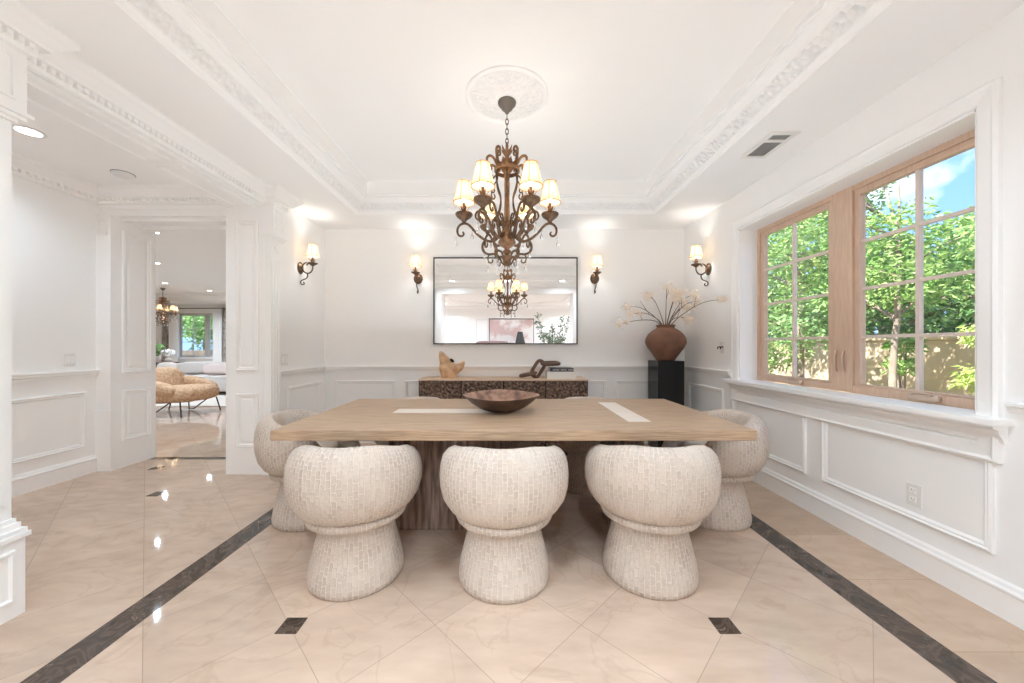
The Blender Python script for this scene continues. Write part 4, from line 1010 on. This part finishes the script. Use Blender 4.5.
for k in range(9):
    a = 2*PI*k/9 + .3; r_ = .30 + .12*(k % 3); h = 1.45 + .11*(k*5 % 7)
    path = [(0.01*k - .04, 0, .30), (.12*r_*math.cos(a), .12*r_*math.sin(a), .85), (.5*r_*math.cos(a), .5*r_*math.sin(a), 1.2), (r_*math.cos(a), r_*math.sin(a), h)]
    b.tube(path, [.012, .010, .007, .003], 6, smooth=2); tips.append(path)
b.build('stem', M_STEM, fp, smooth=60)
def along(n_):
    k = rng.integers(0, 9, n_); t_ = rng.uniform(.25, 1, n_); T = np.array(tips)
    p = np.where((t_ < .6)[:, None], T[k, 1] + (T[k, 2]-T[k, 1])*((t_-.25)/.35)[:, None], T[k, 2] + (T[k, 3]-T[k, 2])*((t_-.6)/.4)[:, None])
    return p + rng.normal(size=(n_, 3))*.025
leaves(1300, along, .085, .4, -.2).build('foliage', M_LEAF_IN, fp)

# ------------------------------------------------------------------ garden outside
GZ = -.25
o = MB().box(2.6, 40, -20, 60, GZ-.1, GZ).box(-40, 2.6, 13.3, 60, GZ-.1, GZ).build('ground', M_SOIL); o['kind'] = 'structure'
gw = MB().box(7.0, 7.2, -2, 26, GZ, 1.30).box(6.96, 7.24, -2, 26, 1.30, 1.37); gw = gw.build('garden_wall', M_STUCCO, bevel=.01)
tag(gw, 'tan stucco garden wall beyond the dining room window', 'wall')
def tree(label, x, y, h, crown, n_, m_, size=.16, tr=.07, group='garden trees', lean=0, name='tree'):
    R = thing(name, label, 'tree', (x, y, GZ), group=group)
    b = MB(); b.tube([(0, 0, 0), (lean*.2, .05, h*.3), (lean*.5, -.04, h*.55), (lean, .03, h*.95)], [tr, tr*.8, tr*.6, tr*.2], 10, smooth=2)
    for cx, cy, cz, r_ in crown:
        z0 = max(h*.2, min(cz - .5*r_ - .3, h*.8)); b.tube([(lean*.3, 0, z0), ((cx+lean*.3)/2, cy/2, (z0+cz)/2 + .1), (cx, cy, cz)], [tr*.4, tr*.26, tr*.1], 6, smooth=1)
    b.build('trunk', M_BARK, R, smooth=60)
    leaves(n_, blob([c[:3] for c in crown], [c[3] for c in crown]), size).build('foliage', m_, R)
    return R
def cluster(n_, rx, ry, z0, z1, r0, r1):
    return [(random.uniform(-rx, rx), random.uniform(-ry, ry), random.uniform(z0, z1), random.uniform(r0, r1)) for _ in range(n_)]
tree('slim pale trunked tree against the garden wall, right half of the window', 5.6, 5.25, 4.0, [(x, y + .45, z, r) for x, y, z, r in cluster(13, .85, 1.0, 2.0, 3.9, .32, .55)] + [(-.2, .9, 4.2, .65), (.2, .5, 4.4, .6), (.0, 1.5, 4.5, .65), (.4, 1.2, 4.0, .6), (-.5, 1.4, 4.0, .6)], 9500, M_LEAF_A, .085, .055, lean=.1)
tree('leafy tree behind the left half of the dining window', 6.0, 7.4, 5.0, cluster(16, 1.3, 1.5, 1.6, 4.8, .4, .7), 8500, M_LEAF_B, .09, .08)
tree('tall tree beyond the garden wall, far left in the dining window', 8.6, 11.2, 6.2, cluster(18, 2.0, 2.2, 1.8, 5.6, .6, 1.0), 9000, M_LEAF_A, .13, .12)
tree('dark shady tree beyond the garden wall behind the slim pale tree', 9.2, 8.2, 4.2, cluster(18, 1.8, 2.2, 1.3, 3.6, .6, 1.0), 9000, M_LEAF_D, .15, .12)
tree('dense tree beyond the garden wall at the right edge of the window', 9.0, 5.2, 3.9, cluster(18, 1.6, 2.4, 1.2, 3.3, .5, .9), 10000, M_LEAF_B, .13, .11)
tree('bright leaved tree reaching over the garden wall at the top right of the window', 7.8, 4.4, 5.2, cluster(5, 1.0, 1.0, 2.6, 4.2, .3, .45), 1300, M_LEAF_A, .09, .06)
tree('big dark tree at the back of the garden', 13.5, 13.0, 5.6, cluster(22, 3.0, 4.5, 1.2, 5.0, 1.0, 1.6), 9000, M_LEAF_D, .26, .2)
def bush(label, x, y, crown, n_, m_, size, droop=.3):
    R = thing('shrub', label, 'shrub', (x, y, GZ), group='garden shrubs')
    b = MB()
    for cx, cy, cz, r_ in crown[:8]: b.tube([(cx*.2, cy*.2, 0), (cx*.5, cy*.5, cz*.5), (cx, cy, cz)], [.02, .014, .006], 6, smooth=1)
    b.build('stem', M_BARK, R, smooth=60)
    leaves(n_, blob([c[:3] for c in crown], [c[3] for c in crown]), size, .3, droop).build('foliage', m_, R)
bush('yellow green bamboo shrub by the garden wall, right side of the window', 6.2, 4.45, cluster(9, .4, .35, .95, 1.75, .15, .26), 2200, M_LEAF_C, .10, .8)
bush('green shrub at the foot of the slim pale tree', 6.1, 5.6, cluster(5, .2, .2, .8, 1.6, .12, .2), 420, M_LEAF_A, .12)
bush('dense shrub at the left end of the dining window', 5.1, 8.0, cluster(12, .9, .9, .5, 1.8, .35, .55), 4200, M_LEAF_A, .13)
bush('dark shrub left of the dining window beyond the lawn', 5.0, 9.9, cluster(12, .8, .9, .5, 1.9, .35, .55), 3600, M_LEAF_B, .13)
tree('leafy tree outside the living room window', -12.0, 16.4, 4.2, cluster(16, 2.2, 1.0, .9, 3.8, .5, .8), 5200, M_LEAF_B, .2, .1)
tree('bright tree outside the living room window on the right', -15.6, 18.6, 4.6, cluster(16, 2.4, 1.2, .9, 4.2, .6, .9), 5200, M_LEAF_A, .2, .1)
tag(MB().box(-22, -6, 15.0, 15.2, GZ, 1.02).build('garden_wall', M_BARK), 'low brown garden wall outside the living room window', 'wall')
